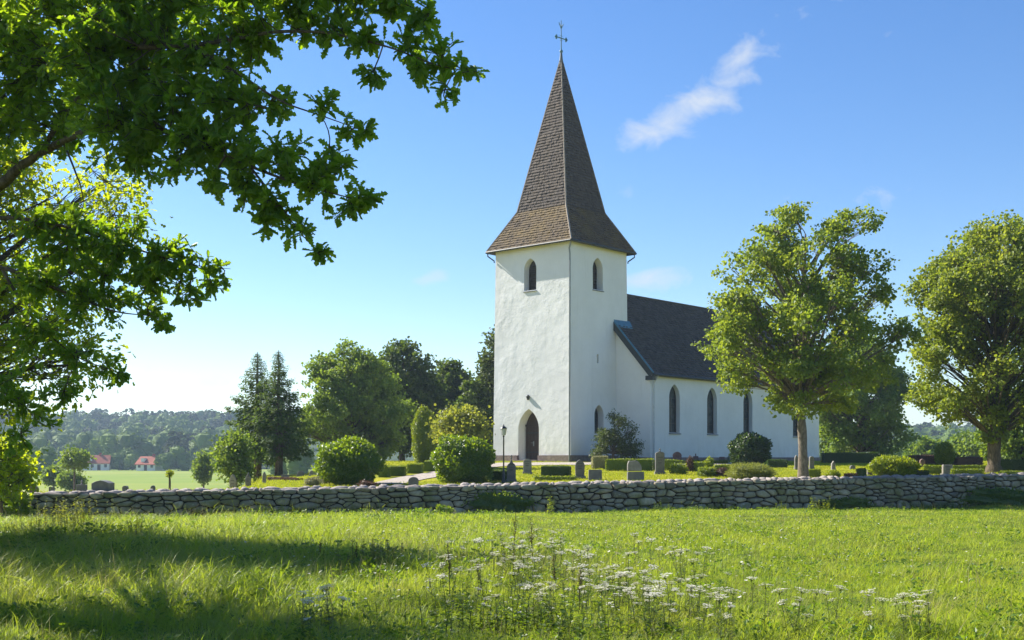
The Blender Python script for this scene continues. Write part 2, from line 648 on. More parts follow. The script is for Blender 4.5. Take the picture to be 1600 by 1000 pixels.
OPEN = [  # face, s centre, sill z, width, height, depth, kind, k
    ('W', 3.55, 11.92, 1.12, 2.22, .62, 'louvre', .72),
    ('T', 3.05, 11.95, 1.16, 2.22, .62, 'louvre', .72),
    ('T', 2.98, 6.85, .20, .62, .45, 'slit', 0),
    ('T', 3.08, 1.95, 1.05, 2.0, .5, 'glass', .72),
    ('W', 3.62, .12, 1.90, 3.55, .75, 'door', .85),
    ('N', 8.1, 2.05, 1.36, 3.45, .42, 'glass', .80),
    ('N', 13.1, 2.05, 1.36, 3.45, .42, 'glass', .80),
    ('N', 18.3, 2.05, 1.36, 3.45, .42, 'glass', .80),
    ('N', 26.2, 2.05, 1.36, 3.45, .42, 'glass', .80),
]


def outline(o):
    f, s, z, w, h, d, kind, k = o
    if kind == 'slit':
        return [(s - w / 2, z), (s - w / 2, z + h), (s + w / 2, z + h), (s + w / 2, z)]
    return [(s + x, z + zz) for x, zz in arch(w, h, 0, 0, k)]


def face_prism(g, face, outl, d0, d1, mi=0):
    n = len(outl)
    V = [to_face(face, s, z, d0) for s, z in outl] + [to_face(face, s, z, d1) for s, z in outl]
    fs = [tuple(range(n)), tuple(range(2 * n - 1, n - 1, -1))]
    for i in range(n):
        k = (i + 1) % n
        fs.append((i, i + n, k + n, k))
    g.add(V, fs, mi)


def bool_cut(ob, cutters):
    bm = bmesh.new()
    bm.from_mesh(ob.data)
    bmesh.ops.recalc_face_normals(bm, faces=bm.faces)
    bm.to_mesh(ob.data)
    bm.free()
    for g in cutters:
        cme = g.mesh('cut', [])
        bm = bmesh.new()
        bm.from_mesh(cme)
        bmesh.ops.recalc_face_normals(bm, faces=bm.faces)
        bm.to_mesh(cme)
        bm.free()
        co = bpy.data.objects.new('cut', cme)
        COL.objects.link(co)
        co.matrix_world = ob.matrix_world.copy()
        md = ob.modifiers.new('b', 'BOOLEAN')
        md.operation = 'DIFFERENCE'
        md.solver = 'EXACT'
        md.object = co
    bpy.context.view_layer.update()
    dg = bpy.context.evaluated_depsgraph_get()
    me = bpy.data.meshes.new_from_object(ob.evaluated_get(dg))
    for md in list(ob.modifiers):
        co = md.object
        ob.modifiers.remove(md)
        bpy.data.objects.remove(co)
    me.name = ob.data.name
    ob.data = me


# tower walls, slightly battered, shells stay solid so the openings have real reveals
def loop_at(z, grow):
    return [(-grow, -grow, z), (TA + grow, -grow, z), (TA + grow, TB + grow, z), (-grow, TB + grow, z)]


g = Geo()
V = loop_at(-.3, .13) + loop_at(TH, 0.0)
g.add(V, [(3, 2, 1, 0), (4, 5, 6, 7), (0, 1, 5, 4), (1, 2, 6, 5), (2, 3, 7, 6), (3, 0, 4, 7)])
tower = g.build('tower_wall', MAT['plaster'])
cuts = []
for o in OPEN:
    if o[0] in 'WT':
        gc = Geo()
        face_prism(gc, o[0], outline(o), -.6, o[5])
        cuts.append(gc)
bool_cut(tower, cuts)
tower.parent = church
# nave: pentagonal section
g = Geo()
zt = EAVE_Z + .05
sl = (RIDGE_Z - EAVE_Z) / (RIDGE_B - (NB0 - .3))
zw = EAVE_Z + .3 * sl - .22
sec = [(NB0, -.3), (NB1, -.3), (NB1, zw), (RIDGE_B, RIDGE_Z - .25), (NB0, zw)]
V = [(NA0, b, z) for b, z in sec] + [(NA1, b, z) for b, z in sec]
g.add(V, [(0, 4, 3, 2, 1), (5, 6, 7, 8, 9), (0, 1, 6, 5), (1, 2, 7, 6), (2, 3, 8, 7), (3, 4, 9, 8), (4, 0, 5, 9)])
nave = g.build('nave_wall', MAT['plaster'])
cuts = []
for o in OPEN:
    if o[0] == 'N':
        gc = Geo()
        face_prism(gc, 'N', outline(o), -.6, o[5])
        cuts.append(gc)
bool_cut(nave, cuts)
nave.parent = church

# plinth courses
g = Geo()
dl, dr = 3.62 - .95, 3.62 + .95
for (a0, a1, b0, b1) in [(-.27, .0, -.27, dl), (-.27, .0, dr, TB + .27), (0.0, NA0, -.27, 0.0)]:
    g.box(((a0 + a1) / 2, (b0 + b1) / 2, .08), (a1 - a0, b1 - b0, .74))
g.box((NA0 - .06, NB0 / 2 - .14, .06), (.12, -NB0 + .1, .5))
g.box(((NA0 + NA1) / 2, NB0 - .05, .06), (NA1 - NA0 + .1, .1, .5))
g.build('plinth', MAT['plinth'], church)
g = Geo()
g.box((-.55, 3.62, -.02), (.7, 2.9, .16))
g.box((-.13, 3.62, .06), (.62, 1.86, .14))
g.build('door_step', MAT['plinth'], church)

# windows
for o in OPEN:
    f, s, z, w, h, d, kind, k = o
    if kind == 'slit':
        g = Geo()
        face_prism(g, f, [(s - w / 2, z), (s - w / 2, z + h), (s + w / 2, z + h), (s + w / 2, z)], d - .05, d + .05)
        g.build('slit_window', MAT['glass'], church)
        continue
    if kind == 'door':
        doo = arch(w - .12, h - .08, s, z + .02, k)
        g = Geo()
        # planked leaf: five boards with shallow grooves under the arch
        face_prism(g, f, doo, d - .10, d + .02, 0)
        door = g.build('door', MAT['door'], church)
        nb = 6
        wd = (w - .2) / nb
        for i in range(nb):
            sc_ = s - (w - .2) / 2 + wd * (i + .5)
            hh = min(z + 2.35, z + h - .3)
            g = Geo()
            p0, p1 = to_face(f, sc_, z + .06, d - .12), to_face(f, sc_, hh, d - .12)
            g.box(((p0[0] + p1[0]) / 2, (p0[1] + p1[1]) / 2, (p0[2] + p1[2]) / 2), (.05, wd - .02, hh - z - .06))
            g.build('board', MAT['door'], door)
        g = Geo()
        g.box(to_face(f, s, z + 2.42, d - .13), (.10, w - .16, .12))
        g.build('transom', MAT['door'], door)
        g = Geo()
        g.box(to_face(f, s + .12, z + 1.15, d - .17), (.05, .07, .34))
        g.tube([to_face(f, s + .12, z + 1.2, d - .18), to_face(f, s + .12, z + 1.2, d - .26), to_face(f, s + .26, z + 1.2, d - .26)], .016, 6)
        g.build('handle', MAT['pipe'], door)
        for zz in (.55, 1.9):
            g = Geo()
            g.box(to_face(f, s, z + zz, d - .155), (.02, w - .35, .07))
            g.build('strap_hinge', MAT['dark_metal'], door)
        continue
    outer = arch(w - .002, h, s, z, k)
    inner = arch(w - .16, h - .10, s, z + .08, k)
    n = len(outer)
    g = Geo()
    for (da, db) in ((d - .10, d + .02),):
        V = [to_face(f, a, b, da) for a, b in outer] + [to_face(f, a, b, da) for a, b in inner] + [to_face(f, a, b, db) for a, b in inner]
        fs = []
        for i in range(n):
            j = (i + 1) % n
            fs.append((i, j, n + j, n + i))
            fs.append((n + i, n + j, 2 * n + j, 2 * n + i))
        g.add(V, fs)
    win = g.build('window', MAT['frame'], church)
    g = Geo()
    face_prism(g, f, arch(w - .15, h - .09, s, z + .07, k), d - .045, d + .03)
    g.build('pane' if kind == 'glass' else 'backing_board', MAT['glass'] if kind == 'glass' else MAT['louvre'], win)
    if kind == 'glass':
        nb = 5 if h > 3 else 3
        for i in range(1, nb):
            zz = z + .1 + (h - .5) * i / nb
            g = Geo()
            g.box(to_face(f, s, zz, d - .06), (.05, w - .12, .045) if f == 'W' else (w - .12, .05, .045))
            g.build('glazing_bar', MAT['frame'], win)
        g = Geo()
        g.box(to_face(f, s, z + h / 2 - .1, d - .06), (.05, .045, h - .25) if f == 'W' else (.045, .05, h - .25))
        g.build('mullion', MAT['frame'], win)
    else:
        nb = 7
        for i in range(nb):
            zz = z + .2 + (h - .75) * i / (nb - 1)
            g = Geo()
            c0 = to_face(f, s, zz, d - .1)
            sz = (.12, w - .2, .03) if f == 'W' else (w - .2, .12, .03)
            g.box(c0, sz)
            g.build('louvre_slat', MAT['louvre'], win)
    g = Geo()
    ow = w + .10
    V = []
    for dd, zz in ((-.10, z - .10), (-.10, z - .055), (d - .02, z + .075), (d - .02, z - .08)):
        hw = ow / 2 if dd < 0 else w / 2 - .004
        V += [to_face(f, s - hw, zz, dd), to_face(f, s + hw, zz, dd)]
    g.add(V, [(0, 1, 3, 2), (2, 3, 5, 4), (4, 5, 7, 6), (6, 7, 1, 0), (0, 2, 4, 6), (1, 7, 5, 3)])
    g.build('sill', MAT['lead'], win)


# shingled surfaces
def shingles(g, p0, p1, q0, q1, course, width, lift=.04, over=.35, mi=0, jit=.25):
    """overlapping shingles on the quad p0 p1 (bottom) q0 q1 (top)"""
    p0, p1, q0, q1 = [np.array(v, dtype=float) for v in (p0, p1, q0, q1)]
    up = (q0 + q1) / 2 - (p0 + p1) / 2
    sl = np.linalg.norm(up)
    nrm = np.cross(p1 - p0, up)
    nrm /= np.linalg.norm(nrm)
    nc = max(2, int(round(sl / course)))
    VV = []
    for i in range(nc):
        t0, t1 = i / nc, min((i + 1 + over) / nc, 1.0)
        a0, b0 = p0 + (q0 - p0) * t0, p1 + (q1 - p1) * t0
        a1, b1 = p0 + (q0 - p0) * t1, p1 + (q1 - p1) * t1
        L0 = np.linalg.norm(b0 - a0)
        ns = max(1, int(round(L0 / width)))
        f = np.linspace(0, 1, ns + 1)
        if ns > 2:
            f[1:-1] += (rng.random(ns - 1) - .5) * .5 / ns
            if i % 2:
                f[1:-1] = np.clip(f[1:-1] + .5 / ns, 0.0, 1 - .2 / ns)
        dz = (rng.random(ns) - .5) * jit * course * (np.linalg.norm(up) and 1)
        lf = lift * (.65 + .7 * rng.random(ns))
        upn = up / sl
        gapf = .02
        for j in range(ns):
            fa, fb = f[j] + gapf / ns, f[j + 1] - gapf / ns
            v0 = a0 + (b0 - a0) * fa - upn * dz[j]
            v1 = a0 + (b0 - a0) * fb - upn * dz[j]
            v2 = a1 + (b1 - a1) * fb
            v3 = a1 + (b1 - a1) * fa
            n0 = nrm * lf[j]
            VV.append((v0 + n0, v1 + n0, v2 + nrm * .004, v3 + nrm * .004, v0 - nrm * .01, v1 - nrm * .01))
    VV = np.array(VV).reshape(-1, 3)
    m_ = len(VV) // 6
    base = np.array([(0, 1, 2, 3), (4, 5, 1, 0), (4, 0, 3, 3), (1, 5, 2, 2)])
    off = (np.arange(m_) * 6)[:, None, None]
    g.add(VV, [(base[None, :2] + off).reshape(-1, 4), (base[None, 2:, :3] + off).reshape(-1, 3)], mi)


tc_a, tc_b = TA / 2, TB / 2
E = .46
ez, bz, az = TH - .12, 17.75, 28.95
bh = 2.22
ec = [(-E, -E), (TA + E, -E), (TA + E, TB + E), (-E, TB + E)]
bc = [(tc_a - bh, tc_b - bh), (tc_a + bh, tc_b - bh), (tc_a + bh, tc_b + bh), (tc_a - bh, tc_b + bh)]
apex = np.array([tc_a, tc_b, az])
g = Geo()
Ve = [(a, b, ez) for a, b in ec]
Vb = [(a, b, bz) for a, b in bc]
g.add(Ve + Vb + [tuple(apex)], [(0, 1, 5, 4), (1, 2, 6, 5), (2, 3, 7, 6), (3, 0, 4, 7), (4, 5, 8), (5, 6, 8), (6, 7, 8), (7, 4, 8), (3, 2, 1, 0)])
spire = g.build('spire', MAT['spire'], church)
g, g2 = Geo(), Geo()
for i in range(4):
    j = (i + 1) % 4
    at_ = np.array(Vb[i]) + (apex - np.array(Vb[i])) * .985
    bt_ = np.array(Vb[j]) + (apex - np.array(Vb[j])) * .985
    shingles(g, Vb[i], Vb[j], at_, bt_, .215, .135, .062, jit=.10)
    shingles(g2, Ve[i], Ve[j], Vb[i], Vb[j], .215, .135, .062, jit=.14)
g.build('spire_shingles', MAT['spire'], spire, kind='stuff')
g2.build('skirt_shingles', MAT['skirt'], spire, kind='stuff')
MAT['hip'] = solid('hip_capping_board', (.24, .20, .16), .8, .3, .3, 5)
for i in range(4):
    g = Geo()
    g.tube([np.array(Vb[i]) + (0, 0, .03), np.array(Vb[i]) * .5 + apex * .5 + (0, 0, .03), apex + (0, 0, .02)], (.075, .065, .05), 6)
    g.tube([np.array(Ve[i]) + (0, 0, .03), np.array(Vb[i]) + (0, 0, .03)], .07, 6)
    g.build('hip_capping', MAT['hip'], spire)
    j = (i + 1) % 4
    g = Geo()
    o_ = np.array([[0, -1], [1, 0], [0, 1], [-1, 0]][i]) * .05
    pa, pb = np.array(Ve[i]), np.array(Ve[j])
    g.tube([pa + (o_[0], o_[1], -.03), pb + (o_[0], o_[1], -.03)], .075, 8)
    g.build('gutter', MAT['dark_metal'], church)
g = Geo()
g.lathe([(.20, -.9), (.075, .25), (.06, .3)], 8, tuple(apex))
g.build('lead_cap', MAT['lead'], spire)
# cross and vane
vane = empty('weathervane', tuple(apex + (0, 0, .25)), R(-6), church)
g = Geo()
g.tube([(0, 0, 0), (0, 0, 2.35)], (.05, .028), 6)
g.build('rod', MAT['copper'], vane)
g = Geo()
g.lathe([(.02, -.16), (.10, -.08), (.13, .0), (.10, .08), (.02, .16)], 10, (0, 0, .14))
g.build('orb', MAT['copper'], vane)
g = Geo()
g.tube([(-.48, .0, 1.08), (.48, .0, 1.08)], .040, 6)
g.build('crossbar', MAT['copper'], vane)
for sx in (-1, 1):
    g = Geo()
    for (dx, dz) in ((.06, 0), (-.02, .09), (-.02, -.09)):
        g.lathe([(.01, -.08), (.075, -.035), (.075, .035), (.01, .08)], 6, (sx * (.50 + dx * sx * sx), 0, 1.08 + dz))
    g.build('trefoil', MAT['copper'], vane)
g = Geo()
g.tube([(-.17, 0, 1.20), (0, 0, 1.28), (.16, 0, 1.22)], .014, 5)
g.build('scroll', MAT['copper'], vane)
g = Geo()
g.tube([(-.17, 0, .96), (0, 0, .88), (.16, 0, .95)], .014, 5)
g.build('scroll', MAT['copper'], vane)
g = Geo()
g.lathe([(.02, 1.75), (.09, 1.85), (.08, 1.92), (.02, 1.95)], 8)
for sx in (-1, 1):
    g.prism([(sx * .03, 1.80), (sx * .20, 2.05), (sx * .23, 2.18), (sx * .13, 2.06), (sx * .04, 1.92)], -.02, .02)
g.prism([(-.04, 1.9), (0, 2.25), (.04, 1.9)], -.02, .02)
g.build('vane_bird', MAT['copper'], vane)

# nave roof
RO0, RO1 = NA0 - .22, NA1 + .25
bz0, bz1 = NB0 - .34, NB1 + .34
ezs = EAVE_Z - .04 * sl
g = Geo()
th = .16
sec = [(bz0, ezs - th), (bz0, ezs), (RIDGE_B, RIDGE_Z), (bz1, ezs), (bz1, ezs - th), (RIDGE_B, RIDGE_Z - th * 1.3)]
V = [(RO0, b, z) for b, z in sec] + [(RO1, b, z) for b, z in sec]
g.add(V, [(0, 1, 7, 6), (1, 2, 8, 7), (2, 3, 9, 8), (3, 4, 10, 9), (4, 5, 11, 10), (5, 0, 6, 11), (0, 5, 2, 1), (5, 4, 3, 2), (6, 7, 8, 11), (11, 8, 9, 10)])
nroof = g.build('nave_roof', MAT['nave_roof'], church)
g = Geo()
shingles(g, (RO0, bz0, ezs), (RO1, bz0, ezs), (RO0, RIDGE_B, RIDGE_Z), (RO1, RIDGE_B, RIDGE_Z), .24, .17, .07, jit=.12)
g.build('roof_shingles', MAT['nave_roof'], nroof, kind='stuff')
g = Geo()
g.tube([(RO0, RIDGE_B, RIDGE_Z + .04), (RO1, RIDGE_B, RIDGE_Z + .04)], .09, 6)
g.build('ridge_capping', MAT['nave_roof'], nroof)
# bargeboard and copper verge at the west gable, flashing against the tower
g = Geo()
dirv = np.array([0, RIDGE_B - bz0, RIDGE_Z - ezs])
dirv = dirv / np.linalg.norm(dirv)
n2 = np.array([0, -dirv[2], dirv[1]])
p0 = np.array([RO0, bz0 - .04, ezs])
p1 = np.array([RO0, -.02, ezs + sl * (-.02 - bz0)])
V = [p0 + n2 * .06, p1 + n2 * .06, p1 - n2 * .34, p0 - n2 * .34]
V = V + [v + np.array([.06, 0, 0]) - np.array([.12, 0, 0]) for v in V]
g.add(V, [(0, 1, 2, 3), (7, 6, 5, 4), (0, 4, 5, 1), (1, 5, 6, 2), (2, 6, 7, 3), (3, 7, 4, 0)])
g.box((RO0 + .14, bz0 + .26, ezs - .28), (.36, .62, .30))
g.build('bargeboard', MAT['dark_metal'], nroof)
g = Geo()
g.tube([p0 + n2 * .09 - np.array([.03, 0, 0]), p1 + n2 * .09 - np.array([.03, 0, 0])], .06, 6)
g.build('verge_flashing', MAT['copper'], nroof)
g = Geo()
V = [(RO0, -.02, ezs + sl * (-.02 - bz0) + .26), (TA + .35, -.02, ezs + sl * (-.02 - bz0) + .26),
     (TA + .35, -.34, ezs + sl * (-.34 - bz0) + .07), (RO0, -.34, ezs + sl * (-.34 - bz0) + .07)]
V = V + [(a, b, z - .07) for a, b, z in V]
g.add(V, [(0, 3, 2, 1), (4, 5, 6, 7), (0, 1, 5, 4), (1, 2, 6, 5), (2, 3, 7, 6), (3, 0, 4, 7)])
g.build('tower_flashing', MAT['copper'], nroof)
g = Geo()
g.tube([(RO0, bz0 - .09, ezs - .06), (RO1, bz0 - .09, ezs - .06)], .085, 8)
g.build('gutter', MAT['dark_metal'], church)
# downpipes
g = Geo()
g.tube([(-E + .1, -E + .1, ez - .05), (-.30, -.16, ez - .55), (-.24, -.16, ez - .9), (-.32, -.18, 0)], .055, 8)
g.build('downpipe', MAT['pipe'], church)
g = Geo()
g.tube([(NA0 + .35, bz0 - .09, ezs - .1), (NA0 + .3, NB0 - .12, ezs - .6), (NA0 + .3, NB0 - .11, .1)], .06, 8)
g.build('downpipe', MAT['white_pipe'], church)
for (a, b, da, db) in ((-E + .02, TB + E - .1, .35, -.3), (TA + E - .1, -E + .02, -.3, .35)):
    g = Geo()
    g.tube([(a, b, ez - .1), (a, b, ez - .3), (a + da, b + db, ez - .62), (a + da, b + db, ez - .75)], .05, 6)
    g.build('gutter_spout', MAT['dark_metal'], church)
# lantern over the door
g = Geo()
g.tube([(.0, 3.62, 4.55), (-.16, 3.62, 4.60)], .022, 6)
g.lathe([(.03, 4.66), (.15, 4.54), (.10, 4.42), (.06, 4.30)], 8, (-.17, 3.62, 0))
g.build('door_lantern', MAT['dark_metal'], church)
# ------------------------------------------------------------------ dry stone wall
m = M('field_stone')
r = m.orand()
c = m.ramp(r, [(0, (.11, .10, .075)), (.25, (.36, .325, .235)), (.5, (.21, .195, .135)), (.75, (.50, .44, .32)), (1, (.30, .23, .155))])
pv = m.pos()
c = m.mix(m.ramp(m.noise(3.2, 6, .68, pv), [(.42, 0.0), (.70, .7)]), c, (.17, .165, .13))
c = m.mix(m.ramp(m.noise(9, 5, .7, pv), [(.56, 0.0), (.70, .75)]), c, (.46, .45, .40))
sx = m.node('ShaderNodeSeparateXYZ', Vector=pv)
mossf = m.math('MULTIPLY', m.ramp(m.noise(1.1, 5, .7, pv), [(.45, 0.0), (.62, .8)]), 1.0)
c = m.mix(mossf, c, (.14, .15, .045))
hb = m.math('ADD', m.noise(5, 5, .65, pv), m.math('MULTIPLY', m.noise(28, 4, .7, pv), .3))
MAT['stone'] = m.done(m.princ(c, .9, .2, m.bump(hb, .9, .05)))
m = M('cap_stone')
c = m.ramp(m.orand(), [(0, (.22, .185, .165)), (.5, (.30, .25, .22)), (.8, (.37, .325, .30)), (1, (.26, .23, .17))])
c = m.mix(m.ramp(m.noise(7, 5, .7, pv := m.pos()), [(.45, 0.0), (.7, .6)]), c, (.16, .155, .12))
MAT['capstone'] = m.done(m.princ(c, .9, .2, m.bump(m.noise(9, 5, .65, pv), .9, .04)))
MAT['rubble'] = solid('wall_rubble', (.05, .048, .04), .95, .1, .4, 4, .6, coord='pos')

wall = empty('dry_stone_wall', (0, float(wall_y(0)), 0))
tag(wall, 'long low dry stone wall of grey fieldstones between meadow and churchyard', 'wall')
WX0, WX1 = -20.0, 24.0
WD = np.array([40.2, 7.0]) / math.hypot(40.2, 7.0)
WN = np.array([WD[1], -WD[0]])          # towards the camera


def wpt(s_x, out, z):
    """point on the wall: world x of its front line, distance towards the camera, z"""
    y = float(wall_y(s_x))
    return np.array([s_x + WN[0] * out, y + WN[1] * out, z])


def clip_poly(poly, nx_, ny_, c_):
    out = []
    n = len(poly)
    for i in range(n):
        a, b = poly[i], poly[(i + 1) % n]
        da, db = a[0] * nx_ + a[1] * ny_ - c_, b[0] * nx_ + b[1] * ny_ - c_
        if da <= 0:
            out.append(a)
        if da * db < 0:
            t = da / (da - db)
            out.append((a[0] + (b[0] - a[0]) * t, a[1] + (b[1] - a[1]) * t))
    return out


seeds = []
ANI = .42
rw = random.Random(5)
CF = [.0, .25, .47, .66, .84, 1.0]          # course joints, the lower courses thicker
for k in range(5):
    x = WX0 + rw.random() * .4
    while x < WX1:
        w = rw.choice([.22, .3, .4, .52, .66, .85, 1.1]) * (.92 if x < 2 else .76) * (1.15 if k < 2 else .9)
        H = float(wall_top(x) - wall_base(x))
        wave = .045 * math.sin(x * .9 + k * 1.7) + .03 * math.sin(x * 2.3 + k)
        h = (CF[k] + CF[k + 1]) / 2 * H + wave + rw.uniform(-.035, .035)
        if w < .4 and rw.random() < .35:        # two small stones one above the other
            hh_ = (CF[k + 1] - CF[k]) * H * .25
            seeds.append((x + w / 2 + rw.uniform(-.03, .03), h - hh_))
            seeds.append((x + w / 2 + rw.uniform(-.03, .03), h + hh_))
        elif rw.random() > .05:
            seeds.append((x + w / 2, h))
        x += w
cells = []
for (x, h) in seeds:
    H = float(wall_top(x) - wall_base(x))
    poly = [((x - 1.2) * ANI, -.22), ((x + 1.2) * ANI, -.22), ((x + 1.2) * ANI, H), ((x - 1.2) * ANI, H)]
    for (x2, h2) in seeds:
        if (x2, h2) == (x, h) or abs(x2 - x) > 1.6:
            continue
        dx_, dy_ = (x2 - x) * ANI, h2 - h
        L = math.hypot(dx_, dy_)
        nx_, ny_ = dx_ / L, dy_ / L
        mx_, my_ = (x * ANI + x2 * ANI) / 2, (h + h2) / 2
        poly = clip_poly(poly, nx_, ny_, mx_ * nx_ + my_ * ny_)
        if len(poly) < 3:
            break
    if len(poly) < 3:
        continue
    pp = np.array([(a / ANI, b) for a, b in poly])
    area = .5 * abs(np.dot(pp[:, 0], np.roll(pp[:, 1], -1)) - np.dot(pp[:, 1], np.roll(pp[:, 0], -1)))
    if area < .012:
        continue
    cells.append((area, pp))
cells.sort(key=lambda t: -t[0])
inview = [(a, p) for a, p in cells if -.44 < p[:, 0].mean() / float(wall_y(p[:, 0].mean())) < .44]
rest = [(a, p) for a, p in cells if not (-.44 < p[:, 0].mean() / float(wall_y(p[:, 0].mean())) < .44)]
big, small = inview[:300], inview[300:] + rest


def stone_arrays(pp):
    c = pp.mean(0)
    q = []
    n = len(pp)
    for i in range(n):                       # cut the corners
        a, b = pp[i], pp[(i + 1) % n]
        if np.linalg.norm(b - a) < .05:
            q.append((a + b) / 2)
            continue
        q.append(a * .79 + b * .21)
        q.append(a * .21 + b * .79)
    q = np.array(q)
    ext = np.sqrt(np.ptp(q[:, 0]) * np.ptp(q[:, 1]))
    gap = .013 + .024 * rw.random() ** 1.5
    d = q - c
    L = np.linalg.norm(d, axis=1, keepdims=True)
    q = c + d * np.maximum(.35, 1 - gap / L)
    n = len(q)
    proud = rw.uniform(.0, .07)
    bulge = min(.10, .22 * ext) * rw.uniform(.7, 1.25)
    tl, tz = rw.uniform(-.05, .05), rw.uniform(-.05, .03)
    V = []
    for (sc, out) in ((1.0, -.14), (1.0, proud), (.88, proud + bulge * .62), (.62, proud + bulge * .8)):
        ring = c + (q - c) * (sc * (1 + (np.array([rw.uniform(-.03, .03) for _ in range(n)])[:, None] if sc < 1 else 0)))
        for (s, h) in ring:
            o = out + (tl * (s - c[0]) / max(ext, .1) + tz * (h - c[1]) / max(ext, .1)) * (1 if sc <= 1 else 0)
            V.append(wpt(s, o, float(wall_base(c[0])) + h))
    fs = []
    for k in range(3):
        for i in range(n):
            j = (i + 1) % n
            fs.append((k * n + i, k * n + j, (k + 1) * n + j, (k + 1) * n + i))
    fs.append(tuple(range(3 * n, 4 * n)))
    return np.array(V), fs


wl0 = np.array(wall.location)
for a, pp in big:
    V, fs = stone_arrays(pp)
    c = V.mean(0)
    g = Geo()
    g.add(V - c, fs)
    g.build('stone', MAT['stone'], wall, smooth=True, loc=tuple(c - wl0))
g = Geo()
for a, pp in small:
    V, fs = stone_arrays(pp)
    g.add(V - wl0, fs)
g.build('small_stones', MAT['stone'], wall, smooth=True, kind='stuff')
# rubble core
g = Geo()
xs_ = np.linspace(WX0, WX1, 90)
V = []
for x in xs_:
    b_, t_ = float(wall_base(x)) - .35, float(wall_top(x)) - .10
    V += [wpt(x, -.06, b_) - wl0, wpt(x, -.06, t_) - wl0, wpt(x, -.85, t_) - wl0, wpt(x, -.85, b_) - wl0]
fs = []
for i in range(len(xs_) - 1):
    for k in range(4):
        j = (k + 1) % 4
        fs.append((i * 4 + k, (i + 1) * 4 + k, (i + 1) * 4 + j, i * 4 + j))
fs += [(0, 1, 2, 3), tuple((len(xs_) - 1) * 4 + k for k in (3, 2, 1, 0))]
g.add(V, fs)
g.build('rubble_core', MAT['rubble'], wall)


def boulder(seed, n1=8, n2=5):
    rr = random.Random(seed)
    V, fs = [], []
    ph = [rr.uniform(0, 6.28) for _ in range(6)]
    for i in range(n2):
        th = math.pi * (i + .5) / n2
        for j in range(n1):
            a = 2 * math.pi * (j + .5 * (i % 2)) / n1
            x, y, z = math.sin(th) * math.cos(a), math.sin(th) * math.sin(a), math.cos(th)
            r_ = 1 + .16 * math.sin(2 * a + ph[0]) * math.sin(th) + .12 * math.sin(3 * a + ph[1] + 2 * th) + rr.uniform(-.07, .07)
            p_ = 3.0
            k_ = (abs(x) ** p_ + abs(y) ** p_ + abs(z) ** p_) ** (-1 / p_)
            V.append((x * k_ * r_, y * k_ * r_, z * k_ * r_))
    for i in range(n2 - 1):
        for j in range(n1):
            k = (j + 1) % n1
            fs.append((i * n1 + j, (i + 1) * n1 + j, (i + 1) * n1 + k, i * n1 + k))
    fs.append(tuple(range(n1)))
    fs.append(tuple((n2 - 1) * n1 + j for j in reversed(range(n1))))
    return np.array(V), fs


BOULD = []
for k in range(7):
    V, fs = boulder(k)
    g = Geo()
    g.add(V, fs)
    BOULD.append(g.mesh('capstone', [MAT['capstone']], True))
x = WX0
gcap = Geo()
while x < WX1:
    w = rw.choice([.2, .3, .4, .55, .75]) * rw.uniform(.85, 1.15) * (1 if x < 0 else .75)
    zt_ = float(wall_top(x))
    c = wpt(x + w / 2, -.13 + rw.uniform(-.04, .04), zt_ - .04 + rw.uniform(-.035, .025))
    rz = math.atan2(WD[1], WD[0]) + rw.uniform(-.2, .2)
    sc = (w / 2 * .98, rw.uniform(.14, .22), rw.uniform(.05, .10))
    o = link('capstone', BOULD[rw.randrange(7)], wall, tuple(c - wl0))
    o.rotation_euler = (rw.uniform(-.12, .12), rw.uniform(-.12, .12), rz)
    o.scale = sc
    V, fs = boulder(rw.randrange(1000), 7, 4)
    c2 = wpt(x + w / 2 + .15, -.58 + rw.uniform(-.06, .06), zt_ + rw.uniform(-.05, .01))
    ca, sa = math.cos(rz), math.sin(rz)
    V = V * np.array([w / 2 * 1.1, .30, .10])
    V = np.stack([V[:, 0] * ca - V[:, 1] * sa, V[:, 0] * sa + V[:, 1] * ca, V[:, 2]], 1)
    gcap.add(V + c2 - wl0, fs)
    x += w
gcap.build('rear_capstones', MAT['capstone'], wall, smooth=True, kind='stuff')

# ------------------------------------------------------------------ trees
m = M('bark')
pv = m.obj()
st = m.node('ShaderNodeMapping', Vector=pv, Scale=(6, 6, 1.2))
c = m.mix(m.ramp(m.noise(2.2, 6, .7, st.outputs[0]), [(.35, 0.0), (.7, 1.0)]), (.055, .042, .03), (.20, .16, .115))
c = m.mix(m.ramp(m.noise(1.1, 4, .7, pv), [(.5, 0.0), (.7, .5)]), c, (.10, .11, .04))
MAT['bark'] = m.done(m.princ(c, .92, .15, m.bump(m.noise(3, 6, .7, st.outputs[0]), 1.0, .05)))
m = M('grey_bark')
st = m.node('ShaderNodeMapping', Vector=m.obj(), Scale=(5, 5, 2.0))
c = m.mix(m.ramp(m.noise(2.6, 6, .7, st.outputs[0]), [(.35, 0.0), (.65, 1.0)]), (.10, .08, .06), (.28, .23, .18))
MAT['grey_bark'] = m.done(m.princ(c, .92, .15, m.bump(m.noise(3, 6, .7, st.outputs[0]), 1.0, .04)))

